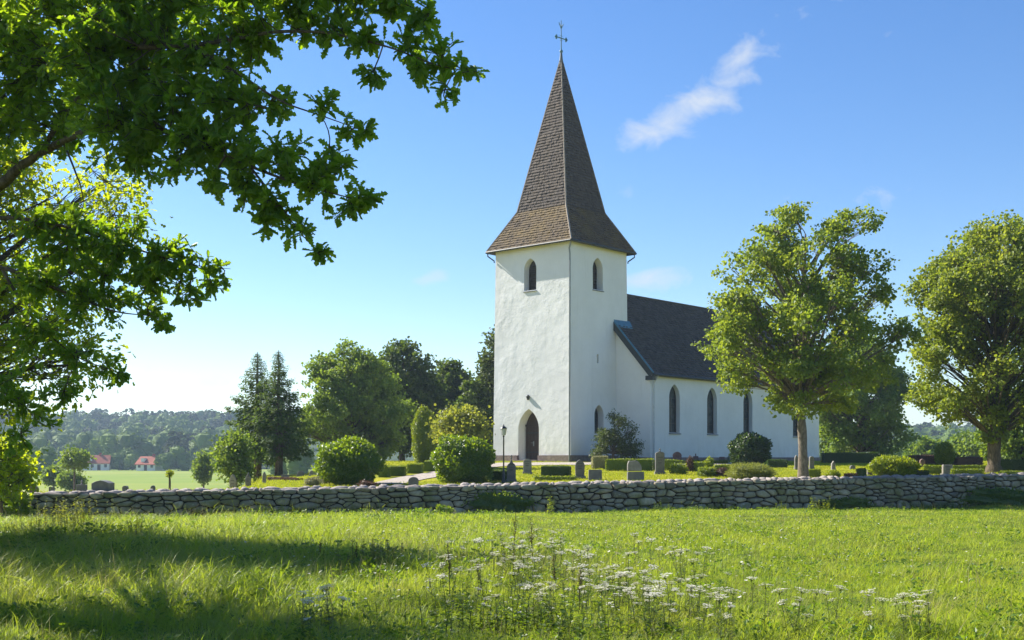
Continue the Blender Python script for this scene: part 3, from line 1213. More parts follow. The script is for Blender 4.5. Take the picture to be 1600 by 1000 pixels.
MAT['oak_leaf'] = leaf_mat('oak_leaf', (.042, .105, .010), (.110, .205, .020), (.22, .42, .010), (.62, .76, .02), .50, .45, .4, pscale=.8)
MAT['oak_far'] = leaf_mat('sunlit_oak_leaf', (.065, .125, .008), (.15, .22, .014), (.38, .52, .008), (.80, .82, .02), .58, .5, .3)
MAT['maple_leaf'] = leaf_mat('maple_leaf', (.070, .130, .014), (.200, .260, .038), (.24, .36, .016), (.56, .60, .05), .43, .5, .35)
MAT['chestnut_leaf'] = leaf_mat('chestnut_leaf', (.080, .132, .014), (.220, .258, .038), (.24, .35, .016), (.56, .58, .05), .43, .5, .35)
MAT['back_leaf'] = leaf_mat('green_leaf', (.056, .118, .016), (.175, .250, .040), (.18, .31, .018), (.42, .50, .04), .40, .55, .3)
MAT['dark_leaf'] = leaf_mat('dark_green_leaf', (.032, .062, .010), (.090, .130, .022), (.09, .16, .012), (.24, .31, .025), .37, .55, .3)
MAT['yellow_leaf'] = leaf_mat('yellow_green_leaf', (.10, .14, .02), (.22, .23, .035), (.32, .38, .03), (.62, .58, .06), .45, .5, .3)
MAT['spruce'] = leaf_mat('spruce_needles', (.026, .070, .012), (.090, .150, .022), (.08, .17, .010), (.26, .34, .02), .36, .6, .25)
MAT['hedge'] = leaf_mat('box_leaf', (.050, .095, .006), (.15, .20, .012), (.18, .28, .006), (.52, .56, .012), .42, .45, .4, pscale=3)
MAT['laurel'] = leaf_mat('glossy_bush_leaf', (.028, .074, .006), (.090, .165, .010), (.18, .33, .006), (.54, .64, .012), .42, .32, .5, pscale=2.5)
MAT['dark_bush'] = leaf_mat('dark_bush_leaf', (.016, .040, .007), (.045, .090, .012), (.06, .13, .008), (.16, .25, .012), .33, .4, .45, pscale=2.5)
MAT['gold_bush'] = leaf_mat('gold_bush_leaf', (.10, .16, .008), (.23, .27, .015), (.34, .46, .010), (.62, .62, .02), .42, .45, .35, pscale=2.5)
MAT['olive_bush'] = leaf_mat('olive_bush_leaf', (.10, .13, .03), (.20, .22, .05), (.25, .30, .04), (.46, .46, .08), .40, .5, .3, pscale=2.5)
MAT['yew'] = leaf_mat('yew_leaf', (.038, .058, .012), (.105, .130, .028), (.07, .12, .015), (.20, .25, .03), .3, .55, .3, pscale=1.5)
MAT['red_hedge'] = leaf_mat('reddish_hedge_leaf', (.055, .03, .022), (.14, .075, .045), (.10, .05, .03), (.26, .14, .06), .3, .5, .3, pscale=2)
MAT['pale_hedge'] = leaf_mat('pale_hedge_leaf', (.15, .16, .07), (.34, .32, .17), (.28, .28, .10), (.46, .42, .20), .35, .5, .3, pscale=3)
MAT['far_leaf'] = leaf_mat('far_wood_leaf', (.050, .105, .014), (.20, .27, .045), (.12, .20, .012), (.32, .40, .04), .2, .7, .15, pscale=.08, patch=.75)
MAT['far_pine'] = leaf_mat('far_pine_needles', (.022, .038, .016), (.050, .070, .028), (.04, .06, .015), (.10, .12, .03), .2, .7, .15, pscale=.05, patch=.5)


def bez(p0, p1, p2, n):
    t = np.linspace(0, 1, n)[:, None]
    return (1 - t) ** 2 * p0 + 2 * t * (1 - t) * p1 + t * t * p2


def grow_tree(name, label, base, trunk, blobs, leaf, lmat, bmat, twigs=14, per=14, size=.18, spread=.30, group=None, cat='tree', amin=None,
              seed=1, droop=.3, branch_r=.35, twig_r=.010, sides=5, up=.35, attach=.8, extra=None):
    """trunk: list of (x, y, z, r); blobs: (x, y, z, r), both local to the base"""
    rg = np.random.default_rng(seed)
    root = empty(name, tuple(base))
    tag(root, label, cat, group)
    T = np.array([t[:3] for t in trunk], dtype=float)
    TR = np.array([t[3] for t in trunk], dtype=float)
    gt = Geo()
    # finer, slightly crooked trunk
    tt = np.linspace(0, len(T) - 1, (len(T) - 1) * 4 + 1)
    Tf = np.stack([np.interp(tt, np.arange(len(T)), T[:, k]) for k in range(3)], 1)
    Rf = np.interp(tt, np.arange(len(T)), TR)
    Rf = Rf * (1 + .07 * rg.standard_normal(len(Rf)))
    gt.tube(Tf, Rf, 10)
    gt.build('trunk', bmat, root, smooth=True)
    gb, gl = Geo(), Geo()
    LP, LD, LN, LS = [], [], [], []
    for (bx_, by_, bz_, br) in blobs:
        c = np.array([bx_, by_, bz_])
        hd = np.hypot(Tf[:, 0] - bx_, Tf[:, 1] - by_)
        want = bz_ - attach * hd
        k = int(np.argmin(np.abs(Tf[:, 2] - np.clip(want, amin if amin is not None else Tf[len(Tf) // 3, 2], Tf[-1, 2]))))
        p0 = Tf[k]
        L = np.linalg.norm(c - p0) + 1e-6
        mid = p0 + (c - p0) * .5 + np.array([0, 0, .10 * L]) + rg.standard_normal(3) * .05 * L
        n_ = 7
        br_pts = bez(p0, mid, c, n_)
        r0 = min(Rf[k] * .6, branch_r * (.035 + .045 * L))
        gb.tube(br_pts, np.linspace(r0, max(twig_r * 1.3, r0 * .12), n_), sides, cap=False)
        nt = max(3, int(round(twigs * (.75 + .5 * rg.random()))))
        v = norm(rg.standard_normal((nt, 3)))
        v[:, 2] *= .82
        q = c + v * br * (rg.random((nt, 1)) ** .45)
        for i in range(nt):
            s0 = br_pts[min(n_ - 1, 3 + int(rg.random() * 4))]
            mm = (s0 + q[i]) / 2 + rg.standard_normal(3) * .06 * br
            gb.tube(np.array([s0, mm, q[i]]), (twig_r * 1.5, twig_r, twig_r * .5), 3, cap=False)
        lp = np.repeat(q, per, 0) + rg.standard_normal((nt * per, 3)) * spread * np.array([1, 1, .7])
        out = norm(lp - c) * .7 + rg.standard_normal((nt * per, 3)) * .6
        out[:, 2] -= droop
        nn = rg.standard_normal((nt * per, 3)) * .55 + norm(lp - c) * .35
        nn[:, 2] += up
        LP.append(lp)
        LD.append(out)
        LN.append(nn)
        LS.append(size * (.65 + .7 * rg.random(nt * per)))
    gb.build('branches', bmat, root, smooth=True, kind='stuff')
    leaves(gl, np.concatenate(LP), np.concatenate(LD), np.concatenate(LN), np.concatenate(LS), leaf)
    gl.build('crown', lmat, root)
    return root


def envelope(profile, n, br, seed, cx=0.0, cy=0.0, flat=1.0, lump_=.22, inner=.62, sep=.55):
    """blobs filling a crown: profile (z, rx_left, rx_right)"""
    rg = np.random.default_rng(seed)
    pz_ = [p[0] for p in profile]
    ph = rg.random(4) * 6.28
    out = []
    tries = 0
    while len(out) < n and tries < n * 60:
        tries += 1
        z = rg.uniform(pz_[0], pz_[-1])
        rl, rr = np.interp(z, pz_, [p[1] for p in profile]), np.interp(z, pz_, [p[2] for p in profile])
        th = rg.random() * 6.283
        rm = (rl if math.cos(th) < 0 else rr) * (1 - abs(math.sin(th))) + (rl + rr) / 2 * abs(math.sin(th))
        if rg.random() > (rm / max(max(p[1], p[2]) for p in profile)) ** 1.2 + .08:
            continue
        lm = 1 + lump_ * math.sin(2 * th + ph[0] + z * .9) * math.sin(3 * th + ph[1] - z * .7)
        r_ = br * rg.uniform(.65, 1.25)
        rad = max(0.0, rm * lm - r_ * .55) * rg.random() ** inner
        p_ = (cx + rad * math.cos(th), cy + rad * math.sin(th) * flat, z)
        if any((p_[0] - o[0]) ** 2 + (p_[1] - o[1]) ** 2 + (p_[2] - o[2]) ** 2 < (r_ * sep) ** 2 for o in out):
            continue
        out.append((*p_, r_))
    return out


# --- foreground oak: limbs reach in from the left, trunk stands just outside the frame
ok_base = np.array([-7.3, 13.5, float(gz(-7.3, 13.5))])


def oakp(px, py, d):
    return P(px, py, d) - ok_base


LIMBS = [  # polylines (px, py, depth, radius)
    [(-230, 420, 13.4, .26), (-90, 345, 12.8, .17), (0, 288, 12.0, .125), (60, 240, 11.4, .10), (130, 205, 10.8, .085), (210, 195, 10.3, .065), (300, 215, 10.0, .05), (390, 260, 9.8, .035), (470, 290, 9.6, .022), (560, 312, 9.4, .010)],
    [(-200, 330, 13.3, .24), (-60, 250, 12.5, .17), (10, 190, 11.6, .13), (60, 110, 11.0, .10), (130, 60, 10.6, .08), (220, 75, 10.2, .06), (320, 70, 10.0, .05), (420, 50, 9.8, .04), (500, 48, 9.6, .03), (600, 70, 9.4, .02), (690, 105, 9.3, .012), (745, 112, 9.2, .006)],
    [(130, 60, 10.6, .07), (200, 0, 10.4, .06), (300, -40, 10.2, .05), (450, -50, 9.8, .035), (600, -10, 9.5, .02), (670, 25, 9.4, .010)],
    [(300, 72, 10.0, .045), (380, 120, 9.9, .03), (440, 160, 9.7, .02), (500, 180, 9.5, .014), (570, 205, 9.3, .006)],
    [(-240, 470, 13.4, .2), (-110, 370, 12.8, .09), (0, 337, 12.3, .055), (90, 350, 12.1, .04), (170, 374, 12.0, .03), (230, 395, 11.9, .022), (300, 415, 11.8, .014), (360, 420, 11.7, .006)],
    [(-250, 520, 13.4, .2), (-120, 430, 12.9, .10), (0, 415, 12.6, .065), (60, 440, 12.5, .05), (130, 468, 12.4, .035), (180, 488, 12.2, .022), (240, 494, 12.1, .008)],
    [(390, 260, 9.8, .03), (430, 310, 9.7, .02), (470, 365, 9.6, .010), (500, 398, 9.5, .005)],
    [(60, 240, 11.4, .07), (120, 150, 10.9, .06), (220, 120, 10.4, .045), (340, 150, 10.0, .03), (420, 170, 9.8, .015)],
    [(100, 225, 11.1, .03), (125, 285, 11.0, .02), (132, 320, 11.0, .010), (120, 345, 11.0, .006)],
    [(0, 415, 12.6, .05), (50, 500, 12.7, .03), (120, 560, 12.8, .02), (185, 582, 12.6, .006)],
    [(-110, 370, 12.8, .09), (-60, 500, 13.0, .06), (10, 600, 13.1, .03), (60, 660, 13.1, .008)],
]
BL = [(230, 440, 12.1, 45), (165, 425, 12.2, 50), (295, 465, 11.9, 26), (100, 400, 12.3, 50), (-80, 30, 11.4, 95), (0, 40, 11, 90), (90, 15, 10.6, 90), (180, 5, 10.2, 90), (280, -5, 10.5, 80), (370, 5, 10, 68), (450, -10, 9.7, 62), (540, -12, 9.6, 55),
      (615, 5, 9.5, 44), (662, 28, 9.4, 32), (-60, 140, 11.6, 90), (50, 120, 11.2, 90), (150, 105, 10.3, 85), (240, 95, 10.5, 80), (320, 90, 10.1, 62), (395, 70, 10, 42),
      (90, 185, 11.2, 62), (180, 185, 10.2, 78), (270, 170, 10.2, 72), (350, 160, 10, 62), (425, 158, 9.8, 36), (20, 200, 11.6, 50),
      (470, 30, 9.8, 40), (520, 45, 9.6, 36), (570, 62, 9.5, 34), (640, 75, 9.4, 36), (690, 92, 9.3, 32), (728, 108, 9.2, 24), (695, 140, 9.2, 22), (583, 112, 9.4, 24), (655, 110, 9.3, 26),
      (505, 172, 9.5, 24), (545, 196, 9.4, 22), (572, 200, 9.3, 13),
      (210, 245, 10.3, 42), (290, 240, 10, 55), (370, 232, 9.9, 55), (445, 248, 9.7, 42), (490, 280, 9.6, 40), (540, 312, 9.5, 36), (573, 310, 9.4, 16), (430, 315, 9.7, 40), (385, 292, 9.8, 38),
      (335, 285, 9.9, 26), (470, 355, 9.6, 26), (498, 392, 9.5, 13), (512, 242, 9.7, 22), (540, 255, 9.6, 14), (415, 345, 9.7, 16),
      (60, 350, 12.2, 45), (130, 372, 12.1, 46), (190, 385, 12, 44), (245, 400, 11.9, 44), (300, 412, 11.8, 38), (345, 418, 11.7, 24), (280, 440, 11.9, 30), (330, 445, 11.8, 18), (120, 340, 12.1, 25), (215, 355, 12, 22),
      (60, 440, 12.5, 50), (130, 460, 12.4, 42), (185, 470, 12.3, 38), (230, 480, 12.2, 26), (262, 500, 12.1, 16),
      (60, 520, 12.7, 48), (120, 550, 12.8, 38), (168, 575, 12.7, 26), (188, 590, 12.6, 13), (10, 600, 13, 46), (60, 640, 13.1, 36), (100, 610, 13, 30), (25, 680, 13.1, 30),
      (-110, 230, 12.2, 95), (-130, 430, 12.9, 90), (-110, 560, 13.1, 80), (-160, 60, 12, 110), (-230, 200, 13, 120)]


_rb = np.random.default_rng(12)
_k = 0
while _k < 34:                      # the rest of the crown, above and left of the frame
    w3 = np.array([-8.2, 15.2, 7.4]) + norm(_rb.standard_normal(3)) * np.array([4.8, 4.2, 3.0]) * _rb.random() ** .4
    q_ = (800 + w3[0] / w3[1] * F, HZ - (w3[2] - EYE) / w3[1] * F)
    r_ = _rb.uniform(80, 120)
    if (q_[0] + r_ > 10 and q_[1] + r_ > 10) or w3[0] + 1.1 * w3[2] > .6:
        continue
    BL.append((q_[0], q_[1], float(w3[1]), float(r_)))
    _k += 1

_k = 0
while _k < 22:                      # loose boughs added further back, outside the frame, to shade the left meadow
    w3 = np.array([-12.0, 19.5, 6.6]) + norm(_rb.standard_normal(3)) * np.array([2.6, 3.2, 2.0]) * _rb.random() ** .4
    q_ = (800 + w3[0] / w3[1] * F, HZ - (w3[2] - EYE) / w3[1] * F)
    r_ = _rb.uniform(38, 66)
    if q_[0] + r_ > 10:
        continue
    BL.append((q_[0], q_[1], float(w3[1]), float(r_)))
    _k += 1


def build_oak():
    rg = np.random.default_rng(3)
    root = empty('oak_tree', tuple(ok_base))
    tag(root, 'foreground oak with dark lobed leaves, its limbs reaching in from the upper left', 'tree')
    g = Geo()
    pts = [(0, 0, -.1, .55), (.05, -.05, 1.2, .42), (.1, -.1, 2.4, .40), (.15, -.2, 3.6, .36), (.3, -.4, 5.0, .28), (.5, -.7, 6.5, .2), (.7, -1.0, 8, .1)]
    tt = np.linspace(0, 6, 25)
    A = np.array(pts)
    Tf = np.stack([np.interp(tt, np.arange(7), A[:, k]) for k in range(4)], 1)
    g.tube(Tf[:, :3], Tf[:, 3] * (1 + .05 * rg.standard_normal(25)), 12)
    g.build('trunk', MAT['bark'], root, smooth=True)
    skel = []
    for L in LIMBS:
        A = np.array([(*oakp(a, b, d), r_) for a, b, d, r_ in L])
        if L[0][0] < -150:      # root the limb in the trunk
            A[0, :3] = (.12, -.15, A[0, 2])
        n_ = (len(A) - 1) * 5 + 1
        tt = np.linspace(0, len(A) - 1, n_)
        B = np.stack([np.interp(tt, np.arange(len(A)), A[:, k]) for k in range(4)], 1)
        B[:, 3] *= .38 + .4 * np.clip((B[:, 3] - .10) / .15, 0, 1)
        for _ in range(2):
            B[1:-1, :3] = (B[:-2, :3] + 2 * B[1:-1, :3] + B[2:, :3]) / 4
        B[:, :3] += rg.standard_normal((n_, 3)) * (B[:, 3:4] * .12)
        g = Geo()
        g.tube(B[:, :3], B[:, 3], 8)
        g.build('limb', MAT['bark'], root, smooth=True)
        skel.append(B)
    S = np.concatenate(skel)
    S = S[S[:, 3] < .12]
    gb, gl = Geo(), Geo()
    LP, LD, LN, LS = [], [], [], []
    for (px, py, d, rp) in BL:
        c = oakp(px, py, d)
        rad = rp / F * d
        off = px < -40
        nt = max(4, int((rp / 10.5) ** 2 * (.5 if off else 1.0 if rp < 40 else 1.45)))
        thick = rad * (1.25 if rp > 45 else 1.0)
        v = norm(rg.standard_normal((nt, 3)))
        q = c + v * np.array([rad, thick, rad]) * rg.random((nt, 1)) ** .42
        # one bough from the skeleton to the clump, then twigs from it
        k = int(np.argmin(np.linalg.norm(S[:, :3] - c, axis=1)))
        bough = bez(S[k, :3], (S[k, :3] + c) / 2 + rg.standard_normal(3) * .05, c, 6)
        r0 = min(S[k, 3] * .8, .012 + .025 * np.linalg.norm(S[k, :3] - c))
        gb.tube(bough, np.linspace(r0, .006, 6), 5, cap=False)
        SS = np.concatenate([bough, S[np.linalg.norm(S[:, :3] - c, axis=1) < rad * 1.3, :3]])
        for i in range(nt):
            s0 = SS[int(np.argmin(np.linalg.norm(SS - q[i], axis=1) + rg.random(len(SS)) * .12))]
            ax = q[i] - s0
            L = np.linalg.norm(ax) + 1e-6
            mm = (s0 + q[i]) / 2 + rg.standard_normal(3) * .08 * L
            gb.tube(np.array([s0, mm, q[i]]), (.006, .0045, .0025), 4, cap=False)
            ax = ax / L
            nl = rg.integers(8, 13)
            tpos = rg.random(nl) ** 1.6 * min(.26, L)
            base_ = q[i] - ax * tpos[:, None]
            dd = ax * .55 + rg.standard_normal((nl, 3)) * .75
            dd[:, 2] -= .22
            nn = rg.standard_normal((nl, 3)) * .6
            nn[:, 2] += .8
            LP.append(base_)
            LD.append(dd)
            LN.append(nn)
            LS.append(.075 + .06 * rg.random(nl))
    gb.build('twigs', MAT['bark'], root, smooth=True, kind='stuff')
    leaves(gl, np.concatenate(LP), np.concatenate(LD), np.concatenate(LN), np.concatenate(LS), LEAF_OAK)
    gl.build('crown', MAT['oak_leaf'], root)


build_oak()

# --- second oak behind it on the left, sunlit through
b2 = np.array([-13.6, 24.0, float(gz(-13.6, 24.0))])
bl = envelope([(1.5, 2.2, 3.4), (2.6, 3.6, 4.6), (4.6, 4.4, 5.4), (6.2, 4.2, 5.5), (7.4, 3.6, 5.2), (8.2, 3.0, 3.8), (9.6, 1.6, 1.8)], 180, .95, 21, inner=.5)
grow_tree('oak_tree', 'sunlit yellow-green oak at the left edge behind the foreground oak', b2,
          [(0, 0, -.1, .42), (.05, 0, 1.5, .33), (.1, .1, 3, .28), (0, .1, 5, .18), (.1, 0, 8, .06)], bl, LEAF_OAK2, MAT['oak_far'], MAT['bark'],
          twigs=27, per=12, size=.145, spread=.20, seed=21, sides=5)

# --- maple in front of the nave
bm_ = at(1255, 51.2)
prof = [(3.0, 2.4, 2.2), (4.0, 3.8, 4.0), (5.2, 4.4, 4.9), (6.9, 4.8, 4.8), (8.2, 4.3, 4.4), (9.9, 3.7, 3.8), (10.9, 2.7, 3.3), (11.5, 1.2, 2.4)]
bl = envelope(prof, 118, .74, 5, cx=.05, lump_=.18, inner=.42, sep=.85)
grow_tree('maple_tree', 'round-crowned maple with pale grey trunk just behind the wall, before the nave', bm_,
          [(0, 0, -.2, .34), (0, 0, .25, .225), (-.03, 0, 1.8, .185), (-.12, 0, 3.2, .165), (-.05, .05, 4.6, .16), (.05, 0, 7.2, .10), (.1, 0, 10.6, .035)],
          bl, LEAF_BROAD, MAT['maple_leaf'], MAT['grey_bark'], twigs=14, per=24, size=.125, spread=.15, seed=5, sides=6, attach=1.1, branch_r=.42, up=.35, amin=3.2)
# --- chestnut at the right edge
bc_ = at(1553, 57.0)
prof = [(2.7, 2.6, 2.8), (4.2, 3.7, 4.4), (7.2, 4.0, 5.2), (8.8, 3.8, 5.2), (10.1, 3.2, 5.0), (11.1, 2.2, 4.4), (11.8, 1.2, 3.6)]
bl = envelope(prof, 160, .82, 8, cx=.1, inner=.42, lump_=.14, sep=.7)
grow_tree('chestnut_tree', 'thick-trunked chestnut with heavy rounded crown cut by the right edge', bc_,
          [(0, 0, -.2, .55), (0, 0, .4, .34), (.02, 0, 1.6, .28), (.05, 0, 2.8, .30), (.1, .05, 4.6, .30), (.3, 0, 8, .18), (.6, 0, 12, .05)],
          bl, LEAF_BROAD, MAT['chestnut_leaf'], MAT['bark'], twigs=15, per=24, size=.135, spread=.17, seed=8, sides=6, attach=.9, up=.35)
# ivy on its trunk
g = Geo()
rg = np.random.default_rng(4)
n = 900
th = rg.random(n) * 6.283
zz = 1.5 + rg.random(n) * 2.4
pos = np.stack([np.cos(th) * (.43 + .16 * rg.random(n)) + .05, np.sin(th) * (.43 + .16 * rg.random(n)), zz], 1)
nr = np.stack([np.cos(th), np.sin(th), .4 + 0 * th], 1) + rg.standard_normal((n, 3)) * .4
dd = rg.standard_normal((n, 3)) * .5 + np.array([0, 0, -.6])
leaves(g, pos, dd, nr, .15 * (.6 + .8 * rg.random(n)), LEAF_BROAD)
iv = g.build('ivy', MAT['hedge'], loc=tuple(bc_))
tag(iv, 'leafy ivy wrapped round the trunk of the right-hand chestnut', 'ivy')

# --- trees behind and beside the church (px centre, depth, label, profile scale)


def simple_tree(name, label, px, d, top_y, rad_px, low_y, mat, seed, n=70, br=.9, size=.24, per=13, twigs=12, leaf=LEAF_BROAD, trunk_r=.25, group='trees round the churchyard', dx=0.0, bark='bark', shape=None, spread=.3, lump_=.25):
    b = at(px, d)
    top = EYE + (HZ - top_y) / F * d - b[2]
    low = max(.5, EYE + (HZ - low_y) / F * d - b[2])
    rd = rad_px / F * d
    h = top - low
    sh = shape or [(0, .55), (.15, .86), (.38, 1.0), (.62, .95), (.82, .70), (.95, .35), (1.0, .15)]
    prof = [(low + h * a, rd * k, rd * k) for a, k in sh]
    bl_ = envelope(prof, n, br, seed, lump_=lump_, inner=.33, sep=.85)
    grow_tree(name, label, b, [(0, 0, -.3, trunk_r * 1.35), (0, 0, .6, trunk_r), (.05, 0, low + h * .3, trunk_r * .75), (.1 + dx, 0, low + h * .9, trunk_r * .2)],
              bl_, leaf, MAT[mat], MAT[bark], twigs=twigs, per=per, size=size, spread=spread, seed=seed, group=group, sides=5, up=.35)


G_T = 'trees round the churchyard'
simple_tree('maple_tree', 'large domed mid-green maple left of the church, behind the clipped bushes', 548, 88, 540, 88, 722, 'back_leaf', 31, n=80, br=1.0, size=.17, per=26, twigs=22, trunk_r=.38, lump_=.3, spread=.2)
simple_tree('alder_tree', 'tall dark tree directly behind the domed maple, right shoulder of the clump', 628, 103, 538, 66, 700, 'dark_leaf', 32, n=80, br=1.0, size=.24, per=18, twigs=14, spread=.24)
simple_tree('alder_tree', 'dark tree between the domed maple and the yew beside the tower', 700, 108, 566, 52, 705, 'dark_leaf', 33, n=64, br=.9, size=.24, per=18, twigs=14, spread=.24)
simple_tree('elm_tree', 'dark mid-sized tree just left of the tower, behind the pale shrub', 742, 98, 600, 36, 712, 'dark_leaf', 34, n=44, br=.8, size=.22, per=18, twigs=14, spread=.22)
simple_tree('cypress_tree', 'narrow ragged dark conifer rising against the left edge of the tower', 770, 99, 508, 30, 712, 'yew', 35, n=70, br=.7, size=.24, shape=[(0, 1), (.3, .95), (.6, .7), (.85, .4), (1, .12)])
simple_tree('young_maple', 'small bushy maple at the left foot of the two spruces', 368, 70, 678, 25, 744, 'back_leaf', 36, n=30, br=.5, size=.16, trunk_r=.12)
simple_tree('young_maple', 'pale yellow-green spreading shrub tree behind the clipped bush beside the tower', 722, 68, 642, 44, 706, 'yellow_leaf', 37, n=44, br=.55, size=.15, trunk_r=.09, shape=[(0, .5), (.3, .9), (.6, 1), (.85, .7), (1, .2)])
simple_tree('lime_tree', 'broad green lime tree behind the right end of the nave', 1345, 112, 520, 78, 705, 'back_leaf', 38, n=95, br=1.1, size=.24, per=20, twigs=16, trunk_r=.4)
simple_tree('lime_tree', 'shadowed lime tree just right of the nave end wall', 1297, 118, 560, 42, 700, 'dark_leaf', 39, n=50, br=1.0, size=.25, per=18, twigs=14, trunk_r=.3)
simple_tree('lime_tree', 'green tree filling the gap right of the chestnut trunk at the frame edge', 1598, 78, 610, 62, 722, 'back_leaf', 40, n=80, br=.85, size=.22, trunk_r=.3)
simple_tree('field_tree', 'pale hazy tree between the clipped cypress and the chestnut trunk', 1515, 135, 684, 44, 722, 'back_leaf', 41, n=50, br=1.0, size=.32, trunk_r=.2)
simple_tree('field_tree', 'pale hazy tree left of the clipped cypress, far behind the graves', 1452, 150, 690, 30, 722, 'back_leaf', 42, n=36, br=1.0, size=.34, trunk_r=.2)
simple_tree('hazel_tree', 'low yellow-green tree leaning over the left end of the stone wall', 2, 41, 688, 44, 772, 'oak_far', 43, n=34, br=.40, size=.13, per=9, twigs=9, trunk_r=.06, spread=.2)
simple_tree('field_tree', 'slender pale tree with thin bare trunk in the valley, left of the long house', 116, 128, 706, 19, 727, 'back_leaf', 44, n=22, br=.65, size=.25, trunk_r=.11)
simple_tree('field_tree', 'small round tree low in the valley at the left, nearest the hazel', 84, 150, 733, 15, 752, 'back_leaf', 45, n=18, br=.6, size=.26, trunk_r=.11)
simple_tree('field_tree', 'slender pale tree in the valley right of the smaller house', 318, 128, 710, 10, 748, 'back_leaf', 46, n=20, br=.45, size=.24, trunk_r=.11)
simple_tree('field_bush', 'bushy pale shrub low behind the slender valley tree on the left', 112, 140, 742, 17, 758, 'back_leaf', 47, n=24, br=.5, size=.25, trunk_r=.08)


def spruce(px, d, top_y, rad_px, low_y, label, seed):
    rg = np.random.default_rng(seed)
    b = at(px, d)
    top = EYE + (HZ - top_y) / F * d - b[2]
    low = EYE + (HZ - low_y) / F * d - b[2]
    rd = rad_px / F * d
    root = empty('spruce_tree', tuple(b))
    tag(root, label, 'tree', G_T)
    g = Geo()
    g.tube([(0, 0, -.3), (.05, 0, low), (0, .05, (low + top) / 2), (0, 0, top)], (.28, .24, .13, .02), 9)
    g.build('trunk', MAT['bark'], root, smooth=True)
    gb, gl = Geo(), Geo()
    nw = 34
    LP, LD, LN, LS = [], [], [], []
    for i in range(nw):
        f = (i + .5 * rg.random()) / nw
        z = low + (top - low) * f
        L = rd * (1 - f) ** .80 * (1 - .35 * max(0.0, .18 - f) / .18) + .04
        nb = 6
        a0 = rg.random() * 6.283
        for k in range(nb):
            a = a0 + 6.283 * (k + .6 * rg.random()) / nb
            l_ = L * rg.uniform(.45, 1.2)
            dr = np.array([math.cos(a), math.sin(a), 0])
            dro = .12 - .62 * (1 - f)
            tip = dr * l_ + (0, 0, z + dro * l_ * .8 + .10 * l_)
            pts = np.array([(0, 0, z), dr * l_ * .55 + (0, 0, z + dro * l_ * .62), tip])
            gb.tube(pts, (.03, .018, .006), 3, cap=False)
            nl = int(16 + 62 * l_ / 1.6)
            t = .18 + .82 * rg.random(nl) ** .8
            p_ = np.stack([np.interp(t, [0, .5, 1], pts[:, q_]) for q_ in range(3)], 1)
            sd = np.cross(dr, (0, 0, 1))
            p_ = p_ + sd * (rg.standard_normal((nl, 1)) * .16 * (l_ * (1.1 - t))[:, None]) + rg.standard_normal((nl, 3)) * np.array([.06, .06, .10]) - np.array([0, 0, .10])
            d_ = dr * .7 + sd * rg.standard_normal((nl, 1)) * .6 + np.array([0, 0, -.45]) + rg.standard_normal((nl, 3)) * .15
            LP.append(p_)
            LD.append(d_)
            LN.append(rg.standard_normal((nl, 3)) * .45 + np.array([0, 0, 1]))
            LS.append(.23 * (.35 + .65 * min(1.0, 1.6 * (1 - f))) * (.5 + .7 * rg.random(nl)))
    gb.build('branches', MAT['bark'], root, kind='stuff')
    leaves(gl, np.concatenate(LP), np.concatenate(LD), np.concatenate(LN), np.concatenate(LS), LEAF_RHOMB)
    gl.build('crown', MAT['spruce'], root)


spruce(402, 78, 550, 66, 708, 'left of the two tall dark spruces beyond the wall', 51)
spruce(435, 76, 547, 62, 704, 'right of the two tall dark spruces, touching the domed maple', 52)
# ------------------------------------------------------------------ clipped bushes and hedges


